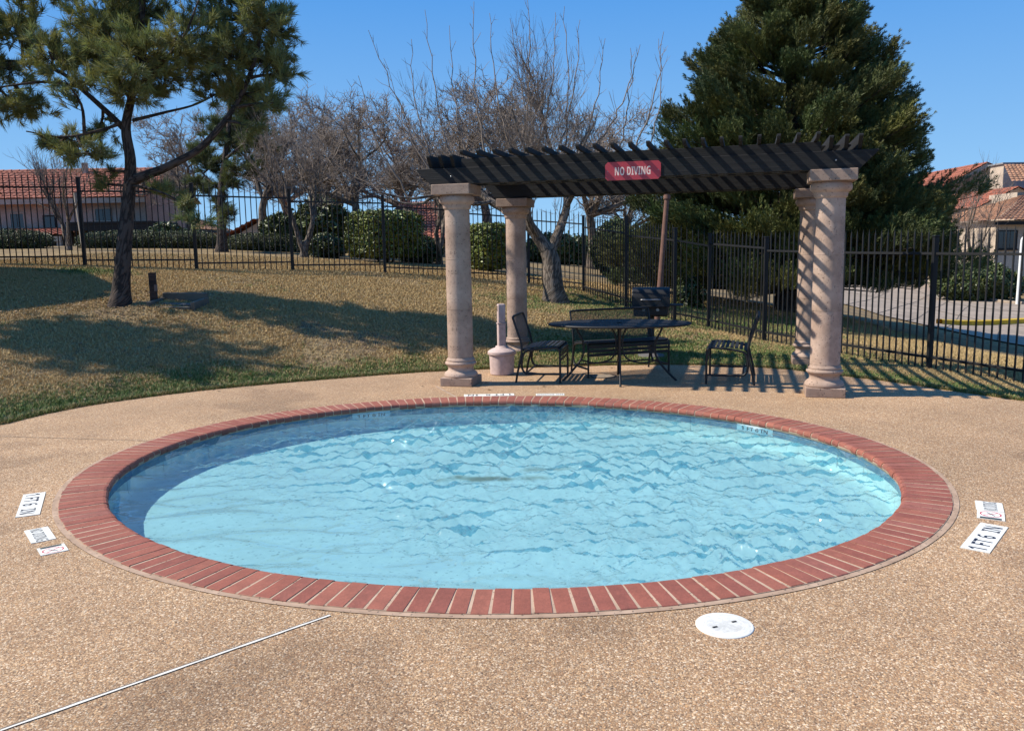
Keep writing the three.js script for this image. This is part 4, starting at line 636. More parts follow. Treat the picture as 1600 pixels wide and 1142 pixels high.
  mesh('trunk', merge(big.concat(g.big)), M.barkGrey, t); mesh('crown', merge(g.small), M.twig, t).userData.kind = 'stuff';
}
const PB1 = bake(bareTree({ starts: [[V(0, 0, 0), V(.05, 1, 0), 1.5, .17]], levels: 6, forks: 5, spread: 1.0, wob: .2, up: .015, side: 3, bush: .6, budget: 15000, shrink: .93, split: .03, minY: -.3, minR: .0075 }));
const PB2 = bake(bareTree({ starts: [[V(0, 0, 0), V(.25, 1, .1), 1.1, .12], [V(.1, 0, .05), V(-.3, 1, -.1), 1.2, .10], [V(0, 0, -.1), V(.05, 1, -.35), 1.2, .09]], levels: 5, forks: 3, spread: .52, wob: .14, up: .09, side: 2, bush: .5, budget: 2000, split: .022, minR: .005 }));
const G = (px, py, zc) => { const p = at(px, py, zc); return [p.x, terrain(p.x, p.z) - .06, p.z]; };
plant('bare_tree', 'dense leafless tree crown rising behind the gnarled tree beyond the fence', PB1, G(815, 415, 30), .4, 1.5, 'bare trees beyond the fence');
plant('bare_tree', 'broad leafless tree beyond the fence standing behind the left pergola column', PB1, G(705, 412, 31), 2.1, 1.25, 'bare trees beyond the fence');
plant('bare_tree', 'tall leafless tree by the far road seen below the pergola beam', PB1, G(925, 410, 40), 3.6, 1.75, 'bare trees beyond the fence');
plant('bare_tree', 'leafless tree beyond the fence just behind the clipped square hedge', PB1, G(560, 400, 27), 1.2, 1.15, 'bare trees beyond the fence');
plant('bare_tree', 'leafless tree with forking trunk beyond the fence next to the thin pine', PB1, G(410, 395, 30), 5.2, 1.15, 'bare trees beyond the fence');
plant('bare_tree', 'leafless tree far behind the thin pine near the small red roof', PB1, G(300, 395, 38), .9, 1.35, 'bare trees beyond the fence');
plant('bare_tree', 'leafless tree with wide crown between the pine and the square hedge', PB1, G(505, 400, 36), 4.2, 1.45, 'bare trees beyond the fence');
plant('bare_tree', 'leafless tree far off behind the gate', PB1, G(985, 405, 46), 2.8, 1.5, 'bare trees beyond the fence');
plant('bare_tree', 'leafless tree among others far behind the clipped square hedge', PB1, G(630, 400, 44), 0.3, 1.7, 'bare trees beyond the fence');
plant('bare_tree', 'leafless tree far behind the crape myrtle with pale trunks', PB1, G(455, 398, 46), 3.1, 1.75, 'bare trees beyond the fence');
plant('bare_tree', 'leafless tree far behind the gap between the left pergola columns', PB1, G(765, 402, 44), 1.7, 2.0, 'bare trees beyond the fence');
plant('crape_myrtle', 'bare multi stemmed crape myrtle with pale trunks beyond the fence, right of the thin pine', PB2, G(473, 412, 23), .5, .95, 'crape myrtles');
plant('crape_myrtle', 'bare multi stemmed crape myrtle in front of the long red roofed house', PB2, G(108, 392, 25), 2.4, .8, 'crape myrtles');
plant('crape_myrtle', 'small bare ornamental tree beside the pergola column in front of the hip roofed house', PB2, G(688, 418, 24), 4.4, .9, 'crape myrtles');
plant('crape_myrtle', 'grey twiggy bare shrub in front of the terracotta townhouse by the road', PB2, G(1512, 440, 45), 1.4, 1.6, 'crape myrtles');
{ const p = at(131, 392, 26.5); const o = single('lamp_pole', 'plain grey pole standing in front of the long red roofed house', 'pole', bar([0, -.1, 0], [-.12, 1.75, 0], .07, 10), std(S(.32, .27, .22), .9)); o.position.set(p.x, terrain(p.x, p.z), p.z); }

// ───────── hedges and shrubs ─────────
const LEAF = [.062, .086, .026];
function shrub(name, label, pos, [w, h, d], opt = {}) {
  const t = thing(name, label, opt.category ?? 'shrub', pos, opt.turn ?? 0, opt.group), list = [], y0 = opt.lift ?? 0, e = opt.pow ?? 2.2, area = 2 * (w * h + d * h) + w * d, n = Math.round(area * (opt.dens ?? 130));
  const surf = () => { const u = randDir(); const k = Math.pow(Math.pow(Math.abs(u.x), e) + Math.pow(Math.abs(u.y), e) + Math.pow(Math.abs(u.z), e), -1 / e); return u.multiplyScalar(k); };
  for (let i = 0; i < n; i++) { const u = surf(), s = rr(opt.in ?? .82, 1.03) + (opt.rough ?? .06) * (vnoise(u.x * 3 + 9, u.y * 3 + u.z * 2.3 + 4) - .5) * 2, p = V(u.x * w / 2 * s, y0 + h / 2 + u.y * h / 2 * s, u.z * d / 2 * s), v = rr(.65, 1.35), k = rnd(); list.push([p, V(u.x, u.y + .3, u.z).add(randDir().multiplyScalar(.6)).normalize(), rr(.8, 1.3) * (opt.ls ?? 1), rnd() * 6.28, [v * mix(.85, 1.25, k), v, v * mix(1, .7, k)]]); }
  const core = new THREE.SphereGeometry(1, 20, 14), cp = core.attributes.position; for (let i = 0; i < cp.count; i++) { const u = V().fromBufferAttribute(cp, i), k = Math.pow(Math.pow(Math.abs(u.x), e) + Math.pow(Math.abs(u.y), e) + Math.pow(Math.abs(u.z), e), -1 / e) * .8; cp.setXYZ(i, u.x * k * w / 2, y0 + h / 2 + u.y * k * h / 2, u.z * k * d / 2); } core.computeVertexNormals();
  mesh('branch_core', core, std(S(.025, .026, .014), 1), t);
  scatter('foliage', opt.leaf ?? hedgeLeaf, leafMat(opt.col ?? [.06, .085, .02], { roughness: .5 }), list, t);
  if (y0 > .1) for (let i = 0; i < 4; i++) { const a = i * 1.7 + .5; mesh('stem', tube([[Math.cos(a) * .12, -.05, Math.sin(a) * .12], [Math.cos(a) * .25 * w * .5, y0 * .6, Math.sin(a) * .15 * d], [Math.cos(a) * .55 * w * .5, y0 + .3, Math.sin(a) * .3 * d]], .035, 8, 6), M.bark, t); }
  return t;
}
shrub('square_hedge', 'large clipped square topped hedge on short stems beyond the fence', G(603, 413, 22.5), [1.75, 1.12, 1.35], { lift: .26, pow: 7, turn: .8, rough: .015, in: .92, col: [.135, .17, .035], dens: 300, category: 'hedge' });
shrub('square_hedge', 'clipped square hedge seen between the two left pergola columns', G(762, 420, 22.5), [1.0, 1.1, 1.1], { lift: .16, pow: 6, turn: .7, rough: .015, in: .92, col: [.135, .17, .035], dens: 300, category: 'hedge' });
shrub('low_hedge', 'low rounded hedge in front of the carport of the long house', G(15, 394, 27), [2.6, .62, 1.2], { pow: 2.6, leaf: smallLeaf, col: [.075, .095, .038], dens: 230 });
shrub('low_hedge', 'long low hedge in front of the dark carport, behind the pine trunk', G(200, 393, 27), [3.2, .55, 1.1], { pow: 3, leaf: smallLeaf, col: [.075, .095, .038], dens: 230 });
shrub('low_hedge', 'low hedge beyond the fence just left of the thin pine trunk', G(285, 394, 27), [2.2, .55, 1.1], { pow: 3, leaf: smallLeaf, col: [.075, .095, .038], dens: 230 });
shrub('low_hedge', 'dark low hedge beyond the fence right of the thin pine trunk', G(415, 399, 26.5), [2.4, .55, 1.1], { pow: 3, leaf: smallLeaf, col: [.075, .095, .038], dens: 230 });
shrub('round_shrub', 'glossy green shrub behind the low hedge near the gabled roof', G(440, 398, 27), [1.2, 1.15, 1.1], { leaf: bigLeaf, col: LEAF, rough: .2 });
shrub('round_shrub', 'dark round shrub at the foot of the square hedge', G(512, 408, 23.5), [1.0, .7, .9], { col: LEAF, rough: .15 });
shrub('round_shrub', 'dark shrub between the square hedge and the pergola column', G(655, 414, 24), [1.3, .8, 1.0], { col: LEAF, rough: .15 });
shrub('round_shrub', 'leafy shrub behind the thin pine near the small red roof', G(262, 393, 30), [1.3, .75, 1.0], { leaf: bigLeaf, col: LEAF, rough: .25 });
shrub('round_shrub', 'bushy evergreen just beyond the corner post of the fence', G(1012, 428, 26), [1.35, 1.45, 1.3], { leaf: bigLeaf, col: LEAF, rough: .25, lift: .2 });
shrub('round_shrub', 'leafy evergreen by the far road beyond the corner post', G(962, 416, 33), [1.7, 2.0, 1.6], { leaf: bigLeaf, col: LEAF, rough: .25, lift: .15 });
shrub('round_shrub', 'dark low shrub beyond the fence near the gate', G(1078, 462, 19), [.6, .75, .6], { col: LEAF, rough: .3 });
shrub('round_shrub', 'broad green bush at the far kerb of the road', G(1528, 452, 40), [3.9, 1.8, 2.4], { leaf: bigLeaf, col: LEAF, rough: .2 });
for (const [px, zc, w, h, what] of [[865, 44, 3.2, 1.4, 'far evergreen bush beside the trunk of the gnarled tree'], [905, 50, 3.4, 1.6, 'far evergreen bush left of the stop sign'], [1120, 46, 5, 2.6, 'far evergreen bush behind the gate'], [1330, 60, 7, 3.2, 'far evergreen bush behind the cedar'], [508, 34, 2.4, 1.9, 'tall evergreen bush behind the crape myrtle'], [1040, 60, 6, 3, 'far evergreen bush at the end of the road']]) shrub('evergreen_bush', what, G(px, 400, zc), [w, h, w * .7], { leaf: bigLeaf, ls: 1.8, dens: 45, col: LEAF, rough: .3, category: 'bush' });

// ───────── houses ─────────
const atZ = (px, py, z) => { const d = ray(px, py); return d.multiplyScalar(z / d.z).add(V(0, EYE, 0)); };      // the sight line meets the upright plane at z
function roofPatch(A, B, C, D, tw = .27, ch = .36) {                       // eave left, eave right, ridge right, ridge left: rows of barrel tiles
  const W = Math.max(A.distanceTo(B), D.distanceTo(C)), L = (A.distanceTo(D) + B.distanceTo(C)) / 2, nc = Math.max(2, Math.round(W / tw)), nr = Math.max(2, Math.round(L / ch)), per = 5, cols = nc * per + 1;
  const nrm = B.clone().sub(A).cross(D.clone().sub(A)); if (nrm.lengthSq() < 1e-6) nrm.copy(B.clone().sub(A).cross(C.clone().sub(A))); nrm.normalize(); if (nrm.y < 0) nrm.negate();
  const pos = [], uv = [], idx = [];
  for (let r = 0; r < nr; r++) for (let e = 0; e < 2; e++) { const t = (r + e) / nr; for (let i = 0; i < cols; i++) { const s = i / (cols - 1), p = A.clone().lerp(B, s).lerp(D.clone().lerp(C, s), t), b = Math.abs(Math.sin(Math.PI * i / per)) * .045 + (e ? .0 : .035) + .012 * hash(Math.floor(i / per), r); p.addScaledVector(nrm, b + .02); pos.push(p.x, p.y, p.z); uv.push(s * W, t * L); } }
  for (let r = 0; r < nr * 2 - 1; r++) for (let i = 0; i < cols - 1; i++) { const a = r * cols + i; idx.push(a, a + 1, a + cols, a + 1, a + cols + 1, a + cols); }
  const g = new THREE.BufferGeometry(); g.setAttribute('position', new THREE.Float32BufferAttribute(pos, 3)); g.setAttribute('uv', new THREE.Float32BufferAttribute(uv, 2)); g.setIndex(idx); const f = g.toNonIndexed(); f.computeVertexNormals(); return f;
}
const slab = (pts, d) => { const [a, b, c] = pts, n = b.clone().sub(a).cross(c.clone().sub(a)).normalize().multiplyScalar(d), pos = []; const q = pts.map(p => p.clone().sub(n)); const tri = (...v) => v.forEach(p => pos.push(p.x, p.y, p.z)); for (let i = 1; i < pts.length - 1; i++) { tri(pts[0], pts[i], pts[i + 1]); tri(q[0], q[i + 1], q[i]); } pts.forEach((p, i) => { const j = (i + 1) % pts.length; tri(p, q[i], pts[j]); tri(pts[j], q[i], q[j]); }); const g = new THREE.BufferGeometry(); g.setAttribute('position', new THREE.Float32BufferAttribute(pos, 3)); g.computeVertexNormals(); return boxUV(g); };
const wbox = (x0, x1, y0, y1, z0, z1, r = 0) => boxUV(plainBox(x1 - x0, y1 - y0, z1 - z0, (x0 + x1) / 2, (y0 + y1) / 2, (z0 + z1) / 2));
function windowPart(parent, x0, x1, y0, y1, z, panes = 2, frame = M.trim) {
  const w = part('window', parent), f = .05;
  mesh('frame', merge([plainBox(x1 - x0 + 2 * f, f, .08, (x0 + x1) / 2, y1 + f / 2, z), plainBox(x1 - x0 + 2 * f, f, .08, (x0 + x1) / 2, y0 - f / 2, z), plainBox(f, y1 - y0, .08, x0 - f / 2, (y0 + y1) / 2, z), plainBox(f, y1 - y0, .08, x1 + f / 2, (y0 + y1) / 2, z)]), frame, w);
  for (let i = 0; i < panes; i++) { const a = mix(x0, x1, i / panes), b = mix(x0, x1, (i + 1) / panes); mesh('pane', plainBox(b - a - .03, y1 - y0 - .02, .02, (a + b) / 2, (y0 + y1) / 2, z + .012), M.glass, w); }
  mesh('sill', plainBox(x1 - x0 + .2, .06, .14, (x0 + x1) / 2, y0 - f - .03, z + .03), frame, w);
}
{ // long house on the crest, left
  const z = -40, h = thing('long_house', 'long pinkish stucco house with a red tiled roof and dark carport on the crest', 'house'), L = atZ(-160, 312, z), R = atZ(226, 312, z), E = L.y, RG = atZ(100, 268, z - 3.2).y, B = 1.2, lo = atZ(100, 366, z).y;
  mesh('wall', wbox(L.x, R.x, B, E, z - 6.2, z), M.stucco, h);
  const zr = z - 3.1, a = V(L.x - .3, E - .12, z + .55), b = V(R.x + .25, E - .12, z + .55), c = V(R.x + .25, RG, zr), d = V(L.x - .3, RG, zr);
  mesh('roof', roofPatch(a, b, c, d), M.roof, h); mesh('roof', roofPatch(V(b.x, b.y, z - 6.7), V(a.x, a.y, z - 6.7), d, c), M.roof, h);
  mesh('gable', slab([V(R.x + .01, E - .1, z), V(R.x + .01, E - .1, z - 6.2), V(R.x + .01, RG - .1, zr)], .1), M.stucco, h);
  mesh('fascia', wbox(a.x, b.x, E - .34, E - .1, z + .42, z + .54), M.trim, h);
  const rc = []; for (let x = a.x; x < b.x; x += .4) rc.push(new THREE.CylinderGeometry(.09, .11, .42, 8).rotateZ(Math.PI / 2).translate(x + .2, RG + .03, zr)); mesh('ridge_tiles', merge(rc), M.roof, h);
  const dn = atZ(70, 357, z), du = atZ(85, 338, z); windowPart(h, dn.x, du.x, dn.y, du.y, z + .03, 1, M.darkwood);
  for (const [p0, p1, y0, y1] of [[18, 36, 356, 334], [150, 172, 345, 326], [-60, -38, 356, 332]]) { const q = atZ(p0, y0, z), s = atZ(p1, y1, z); windowPart(h, q.x, s.x, q.y, s.y, z + .03, 2, M.trim); }
  // lower carport roofs
  const c0 = atZ(-160, 372, z + 3).x, c1 = atZ(94, 372, z + 3).x, ce = atZ(50, 369, z + 3).y; mesh('porch_roof', roofPatch(V(c0, ce, z + 3.1), V(c1, ce, z + 3.1), V(c1, lo + .25, z + .05), V(c0, lo + .25, z + .05)), M.roof, h); mesh('porch_fascia', wbox(c0, c1, ce - .24, ce - .02, z + 2.9, z + 3.04), M.trim, h);
  for (let i = 0; i < 4; i++) { const x = mix(c0 + 3.6, c1 - .1, i / 3); mesh('porch_post', wbox(x - .1, x + .1, B, ce - .22, z + 2.85, z + 3.0), M.trim, h); }
  const k0 = c1 + .25, k1 = atZ(236, 350, z + 3).x, ky = atZ(160, 349, z + 3).y; mesh('carport_beam', wbox(k0, k1, ky - .3, ky, z + 2.7, z + 2.95), M.darkwood, h); mesh('carport_deck', wbox(k0, k1, ky, ky + .08, z + .02, z + 3), M.darkwood, h);
  for (let i = 0; i < 5; i++) { const x = mix(k0 + .1, k1 - .1, i / 4); mesh('carport_post', wbox(x - .09, x + .09, B, ky - .3, z + 2.72, z + 2.92), M.darkwood, h); }
  mesh('carport_screen', wbox(k0, k1, B, ky - .02, z + .1, z + .2), M.darkwood, h);
  mesh('vent_stack', wbox(atZ(136, 264, zr).x, atZ(142, 264, zr).x, RG - .2, RG + .35, zr + .3, zr + .6), M.trim, h);
}
function hipHouse(label, px0, px1, pe, pr0, pr1, prY, z, depth, wallMat, roofMat, base, win = []) {
  const h = thing('hip_house', label, 'house'), L = atZ(px0, pe, z), R = atZ(px1, pe, z), E = L.y, zr = z - depth / 2, r0 = atZ(pr0, prY, zr), r1 = atZ(pr1, prY, zr); r1.y = r0.y; const o = .45;
  mesh('wall', wbox(L.x + .3, R.x - .3, base, E + .06, z - depth, z), wallMat, h);
  const a = V(L.x - o, E - .08, z + o), b = V(R.x + o, E - .08, z + o), c = V(R.x + o, E - .08, z - depth - o), d = V(L.x - o, E - .08, z - depth - o), p = V(r0.x, r0.y, zr), q = V(r1.x, r0.y, zr);
  mesh('roof', roofPatch(a, b, q, p), roofMat, h); mesh('roof', roofPatch(b, c, q, q), roofMat, h); mesh('roof', roofPatch(d, a, p, p), roofMat, h); mesh('roof', roofPatch(c, d, p, q), roofMat, h);
  mesh('fascia', merge([wbox(a.x, b.x, E - .24, E - .06, z + o - .1, z + o - .02), wbox(a.x, a.x + .08, E - .24, E - .06, z - depth - o, z + o - .11), wbox(b.x - .08, b.x, E - .24, E - .06, z - depth - o, z + o - .11)]), M.darkwood, h);
  for (const [x0, x1, y0, y1] of win) { const s = atZ(x0, y0, z), e = atZ(x1, y1, z); windowPart(h, s.x, e.x, s.y, e.y, z + .03, 2); }
  return h;
}
hipHouse('small house with a hipped red tile roof behind the square hedge', 590, 735, 373, 630, 690, 317, -34, 8, M.stuccoPale, M.roof, .6, [[612, 622, 405, 384], [655, 668, 405, 384]]);
hipHouse('distant house with a small red hipped roof behind the drooping pine branch', 222, 300, 358, 246, 285, 336, -56, 7, M.stuccoPale, M.roofTan, 1.0, [[262, 272, 378, 364]]);
{ // gabled house behind the thin pine
  const z = -37, h = thing('gable_house', 'low stucco house with a red tile gable behind the thin pine', 'house'), a = atZ(330, 384, z), ap = atZ(403, 344, z), b = atZ(430, 356, z), W = 4.2;
  mesh('gable_wall', slab([V(a.x + .3, .9, z), V(b.x, .9, z), V(b.x, b.y - .1, z), V(ap.x, ap.y - .1, z), V(a.x + .3, a.y, z)], .3), M.stuccoPale, h);
  mesh('roof', roofPatch(V(a.x, a.y, z + .4), V(ap.x, ap.y, z + .4), V(ap.x, ap.y, z - W * 2), V(a.x, a.y, z - W * 2)), M.roof, h); mesh('roof', roofPatch(V(ap.x, ap.y, z + .4), V(b.x + .3, b.y - .1, z + .4), V(b.x + .3, b.y - .1, z - W * 2), V(ap.x, ap.y, z - W * 2)), M.roof, h);
  mesh('side_wall', wbox(a.x + .3, a.x + .5, .9, a.y + .1, z - W * 2, z - .31), M.stuccoPale, h); const s = atZ(385, 388, z), e = atZ(398, 372, z); windowPart(h, s.x, e.x, s.y, e.y, z + .03, 2);
}
{ // terracotta townhouse, right
  const q = 1.32, z = -46 * q, h = thing('townhouse', 'stucco townhouse with several terracotta tiled gables by the road', 'house'), B = -1.4;
  const gable = (pl, pa, pr, z, len, wallMat, roofMat, trim = true) => {
    const a = atZ(pl[0], pl[1], z), ap = atZ(pa[0], pa[1], z), b = atZ(pr[0], pr[1], z); const o = .45, zb = z - len;
    mesh('gable_wall', slab([V(a.x + o, B, z), V(b.x - o, B, z), V(b.x - o, b.y + .05, z), V(ap.x, ap.y - .25, z), V(a.x + o, a.y + .05, z)], .3), wallMat, h);
    mesh('side_wall', wbox(a.x + o, a.x + o + .2, B, a.y + .1, zb, z - .31), wallMat, h);
    mesh('roof', roofPatch(V(a.x, a.y, z + .6), V(a.x, a.y, zb), V(ap.x, ap.y, zb), V(ap.x, ap.y, z + .6), .3, .4), roofMat, h); mesh('roof', roofPatch(V(b.x, b.y, zb), V(b.x, b.y, z + .6), V(ap.x, ap.y, z + .6), V(ap.x, ap.y, zb), .3, .4), roofMat, h);
    if (trim) for (const e of [a, b]) { const n = V(ap.x, ap.y - .05, z + .56), m = V(e.x, e.y - .05, z + .56); mesh('barge_board', slab([m, n, n.clone().add(V(0, -.28, 0)), m.clone().add(V(0, -.28, 0))], .06), M.trim, h); }
  };
  gable([1447, 304], [1537, 255], [1596, 286], -46 * q, 13, M.stucco, M.roof);
  gable([1518, 326], [1584, 293], [1650, 326], -40 * q, 7, M.stucco, M.roof);
  { // front wing with a hipped roof and a window band
    const z = -34 * 1.32, e0 = atZ(1548, 346, z), e1 = atZ(1760, 346, z), r0 = atZ(1602, 306, z - 4), r1 = atZ(1720, 306, z - 4); mesh('wall', wbox(e0.x + .35, e1.x, B, e0.y + .05, z - 7, z), M.stuccoPale, h);
    const a = V(e0.x, e0.y, z + .5), b = V(e1.x, e0.y, z + .5), p = V(r0.x, r0.y, z - 4), q = V(r1.x, r0.y, z - 4); mesh('roof', roofPatch(a, b, q, p), M.roofTan, h); mesh('roof', roofPatch(V(a.x, a.y, z - 8), a, p, p), M.roofTan, h); mesh('fascia', wbox(a.x, b.x, e0.y - .2, e0.y - .02, z + .38, z + .47), M.darkwood, h);
    const w0 = atZ(1557, 388, z), w1 = atZ(1589, 361, z); windowPart(h, w0.x, w1.x, w0.y, w1.y, z + .03, 3, M.darkwood); const s = atZ(1601, 388, z), t = atZ(1640, 361, z); windowPart(h, s.x, t.x, s.y, t.y, z + .03, 3, M.darkwood);
    const g0 = atZ(1470, 350, -50), g1 = atZ(1548, 350, -50); mesh('garden_wall', wbox(g0.x, e0.x + .3, B, atZ(1500, 352, -50).y, -50.4, -50), M.stucco, h);
    const u0 = atZ(1572, 286, -49.5), u1 = atZ(1760, 286, -49.5); mesh('upper_wall', wbox(u0.x + .8, u1.x, B, atZ(1600, 300, -49.5).y, -52.5, -49.6), M.stuccoPale, h); mesh('roof', roofPatch(V(u0.x, u0.y, -48.9), V(u1.x, u0.y, -48.9), V(u1.x, u0.y + 1.2, -51.5), V(u0.x + 1, u0.y + 1.2, -51.5)), M.roofTan, h);
    const c0 = atZ(1568, 280, -56.8), c1 = atZ(1586, 256, -56.8), c2 = atZ(1640, 256, -56.8); mesh('chimney', wbox(c0.x, c1.x, c0.y - 1, c1.y, -58.4, -56.8), M.stuccoPale, h); mesh('roof_box', wbox(c1.x + .02, c2.x, c0.y - 1, c1.y - .15, -58.3, -56.85), std(S(.28, .27, .27), .8), h); mesh('chimney_cap', wbox(c0.x - .12, c2.x, c1.y, c1.y + .1, -58.5, -56.7), std(S(.25, .25, .26), .6), h);
    const ds = atZ(1595, 276, -56.3); mesh('satellite_dish', new THREE.SphereGeometry(  .4, 14, 8, 0, 6.28, 0, .9).rotateX(1.2).translate(ds.x, ds.y, ds.z), M.white, h);
  }
}
{ const p = atZ(1592, 450, -37); const y = terrain(p.x, p.z), t = thing('porch_post', 'white downpipe post at the kerb in front of the townhouse', 'post', [p.x, y, p.z]); mesh('pipe', bar([0, -.1, 0], [.03, 2.75, 0], .07, 12), M.white, t); mesh('elbow', tube([[.03, 2.7, 0], [.04, 2.9, 0], [.18, 3.1, -.02], [.26, 3.4, -.05]], .065, 10, 10), M.white, t); }
{ // pool house outside the frame, whose gable shades the slope
  const h = thing('pool_house', 'gabled stucco pool house at the end of the slope', 'house'), x1 = -10.1, x0 = -15, zc = -14.0, w = 1.9, g = terrain(-10.3, -13), E = g + 1.75, A = g + 3.3;
  mesh('wall', wbox(x0, x1 - .31, g - .4, E, zc - w, zc + w), M.stucco, h); mesh('gable_wall', slab([V(x1, g - .4, zc + w), V(x1, g - .4, zc - w), V(x1, E, zc - w), V(x1, A, zc), V(x1, E, zc + w)], .3), M.stucco, h);
  mesh('roof', roofPatch(V(x0, E - .15, zc + w + .4), V(x1 + .3, E - .15, zc + w + .4), V(x1 + .3, A + .1, zc), V(x0, A + .1, zc)), M.roof, h); mesh('roof', roofPatch(V(x1 + .3, E - .15, zc - w - .4), V(x0, E - .15, zc - w - .4), V(x0, A + .1, zc), V(x1 + .3, A + .1, zc)), M.roof, h);
}

// ───────── road, kerbs, far things ─────────
{
  const R = (px, py) => onGround(px, py, -.1), X = p => V(p.x, terrain(p.x, p.z), p.z);
  const near = [[19, -8], [15.5, -16], [12.6, -20.3], [12.2, -23.5], [12.4, -27], [13, -32], [11.5, -40], [5, -47], [-4, -50], [-14, -52]].map(p => X(V(p[0], 0, p[1])));
  const far = [[34, -20], [26, -31], [22.9, -37.5], [23.4, -42], [25, -47], [27, -56], [21, -62], [8, -60], [-4, -58], [-14, -59]].map(p => X(V(p[0], 0, p[1])));
  const a = new THREE.CatmullRomCurve3(near).getPoints(90), b = new THREE.CatmullRomCurve3(far).getPoints(90), pos = [], uv = [], idx = [], m = 16;
  for (let i = 0; i <= 90; i++) for (let j = 0; j <= m; j++) { const p = a[i].clone().lerp(b[i], j / m); pos.push(p.x, terrain(p.x, p.z) + .035, p.z); uv.push(p.x, p.z); }
  for (let i = 0; i < 90; i++) for (let j = 0; j < m; j++) { const k = i * (m + 1) + j; idx.push(k, k + 1, k + m + 1, k + 1, k + m + 2, k + m + 1); }
  const g = new THREE.BufferGeometry(); g.setAttribute('position', new THREE.Float32BufferAttribute(pos, 3)); g.setAttribute('uv', new THREE.Float32BufferAttribute(uv, 2)); g.setIndex(idx); g.computeVertexNormals(); const road = struct('road', g, M.concrete, 'pale concrete road curving past the cedar');
  const crack = std(S(.10, .085, .07), .95), cut = (i, j0, j1, w) => { const q = []; for (let k = 0; k <= 20; k++) { const p = a[i].clone().lerp(b[i], mix(j0, j1, k / 20)); q.push(V(p.x + gauss() * .015, terrain(p.x, p.z) + .04, p.z + gauss() * .015)); } mesh('expansion_joint', sweep(q, w, 4), crack, road); };
  for (const i of [14, 22, 29, 36, 43, 50, 57]) cut(i, 0, 1, .012);
  const along = f => { const q = []; for (let i = 2; i <= 70; i++) { const p = a[i].clone().lerp(b[i], f); q.push(V(p.x, terrain(p.x, p.z) + .04, p.z)); } mesh('expansion_joint', sweep(q, .012, 4), crack, road); }; along(.35); along(.68);
  const kerb = (pts, name, label, mat, w = .15, h = .12) => { const pos = [], idx = []; pts.forEach((p, i) => { const A = pts[Math.max(0, i - 1)], B = pts[Math.min(pts.length - 1, i + 1)], l = Math.hypot(B.x - A.x, B.z - A.z) || 1, nx = -(B.z - A.z) / l * w / 2, nz = (B.x - A.x) / l * w / 2, y = terrain(p.x, p.z); for (const [s, hh] of [[-1, -.1], [-1, h], [-.6, h + .02], [.6, h + .02], [1, h], [1, -.1]]) pos.push(p.x + nx * s, y + hh, p.z + nz * s); if (i) for (let k = 0; k < 5; k++) { const q = i * 6 + k; idx.push(q - 6, q, q - 5, q - 5, q, q + 1); } }); let g = new THREE.BufferGeometry(); g.setAttribute('position', new THREE.Float32BufferAttribute(pos, 3)); g.setIndex(idx); g = g.toNonIndexed(); g.computeVertexNormals(); return struct(name, boxUV(g), mat, label); };
  kerb(b.slice(4, 88), 'kerb', 'pale concrete kerb along the far side of the road', M.kerb);
  const y0 = onGround(1468, 507, -.95), y1 = onGround(1660, 500, -1.0); const yl = Array.from({ length: 14 }, (_, i) => y0.clone().lerp(y1, i / 13)); kerb(yl, 'painted_kerb', 'yellow painted kerb across the concrete road', std(S(.72, .47, .02), .7, { map: T.conc }), .26, .17);
}
{ // road sign
  const p = atZ(944, 402, -60), y = terrain(p.x, p.z), s = thing('road_sign', 'small red road sign on a pole by the far road', 'sign', [p.x, y, p.z], 1.15), t = atZ(944, 376, -60).y - y;
  mesh('pole', bar([0, -.1, 0], [0, t + .3, 0], .035), std(S(.4, .4, .4), .5, { metalness: .5 }), s); mesh('plate', new THREE.CylinderGeometry(.42, .42, .02, 8).rotateY(Math.PI / 8).rotateX(Math.PI / 2).translate(0, t, .05), std(S(.5, .03, .03), .5), s); mesh('border', new THREE.TorusGeometry(.37, .025, 4, 8).rotateZ(Math.PI / 8).translate(0, t, .062), M.white, s);
}
function car(label, px, z, col, turn) {
  const p = atZ(px, 400, z), y = terrain(p.x, p.z), c = thing('parked_car', label, 'car', [p.x, y + .04, p.z], turn, 'cars parked by the far road'), paint = new THREE.MeshPhysicalMaterial({ color: S(...col), roughness: .35, clearcoat: .8 });
  const b = new THREE.Shape(); b.moveTo(-2.2, .28); b.lineTo(2.15, .28); b.quadraticCurveTo(2.3, .5, 2.2, .72); b.lineTo(1.1, .88); b.lineTo(-1.6, .92); b.lineTo(-2.2, .85); b.closePath();
  const k = new THREE.Shape(); k.moveTo(-1.75, .9); k.lineTo(1.0, .88); k.lineTo(.35, 1.36); k.quadraticCurveTo(-.3, 1.46, -1.0, 1.38); k.closePath();
  const ex = (s, d) => new THREE.ExtrudeGeometry(s, { depth: d, bevelEnabled: true, bevelSize: .05, bevelThickness: .05, bevelSegments: 2 }).translate(0, 0, -d / 2);
  mesh('body', ex(b, 1.6), paint, c); mesh('window_band', ex(k, 1.36), M.glass, c); mesh('roof', box(1.2, .05, 1.3, -.35, 1.45, 0, .02), paint, c);
  for (const x of [-1.35, 1.35]) for (const s of [-1, 1]) { const w = mesh('wheel', new THREE.CylinderGeometry(.31, .31, .2, 18).rotateX(Math.PI / 2).translate(x, .31, s * .78), std(S(.02, .02, .02), .8), c); mesh('rim', new THREE.CylinderGeometry(.18, .18, .21, 12).rotateX(Math.PI / 2).translate(x, .31, s * .785), std(S(.5, .5, .5), .3, { metalness: .7 }), w); }
}
car('white car parked by the road sign', 952, -63, [.75, .75, .75], .1); car('silver car parked behind the gnarled tree trunk', 835, -60, [.45, .47, .5], .05);
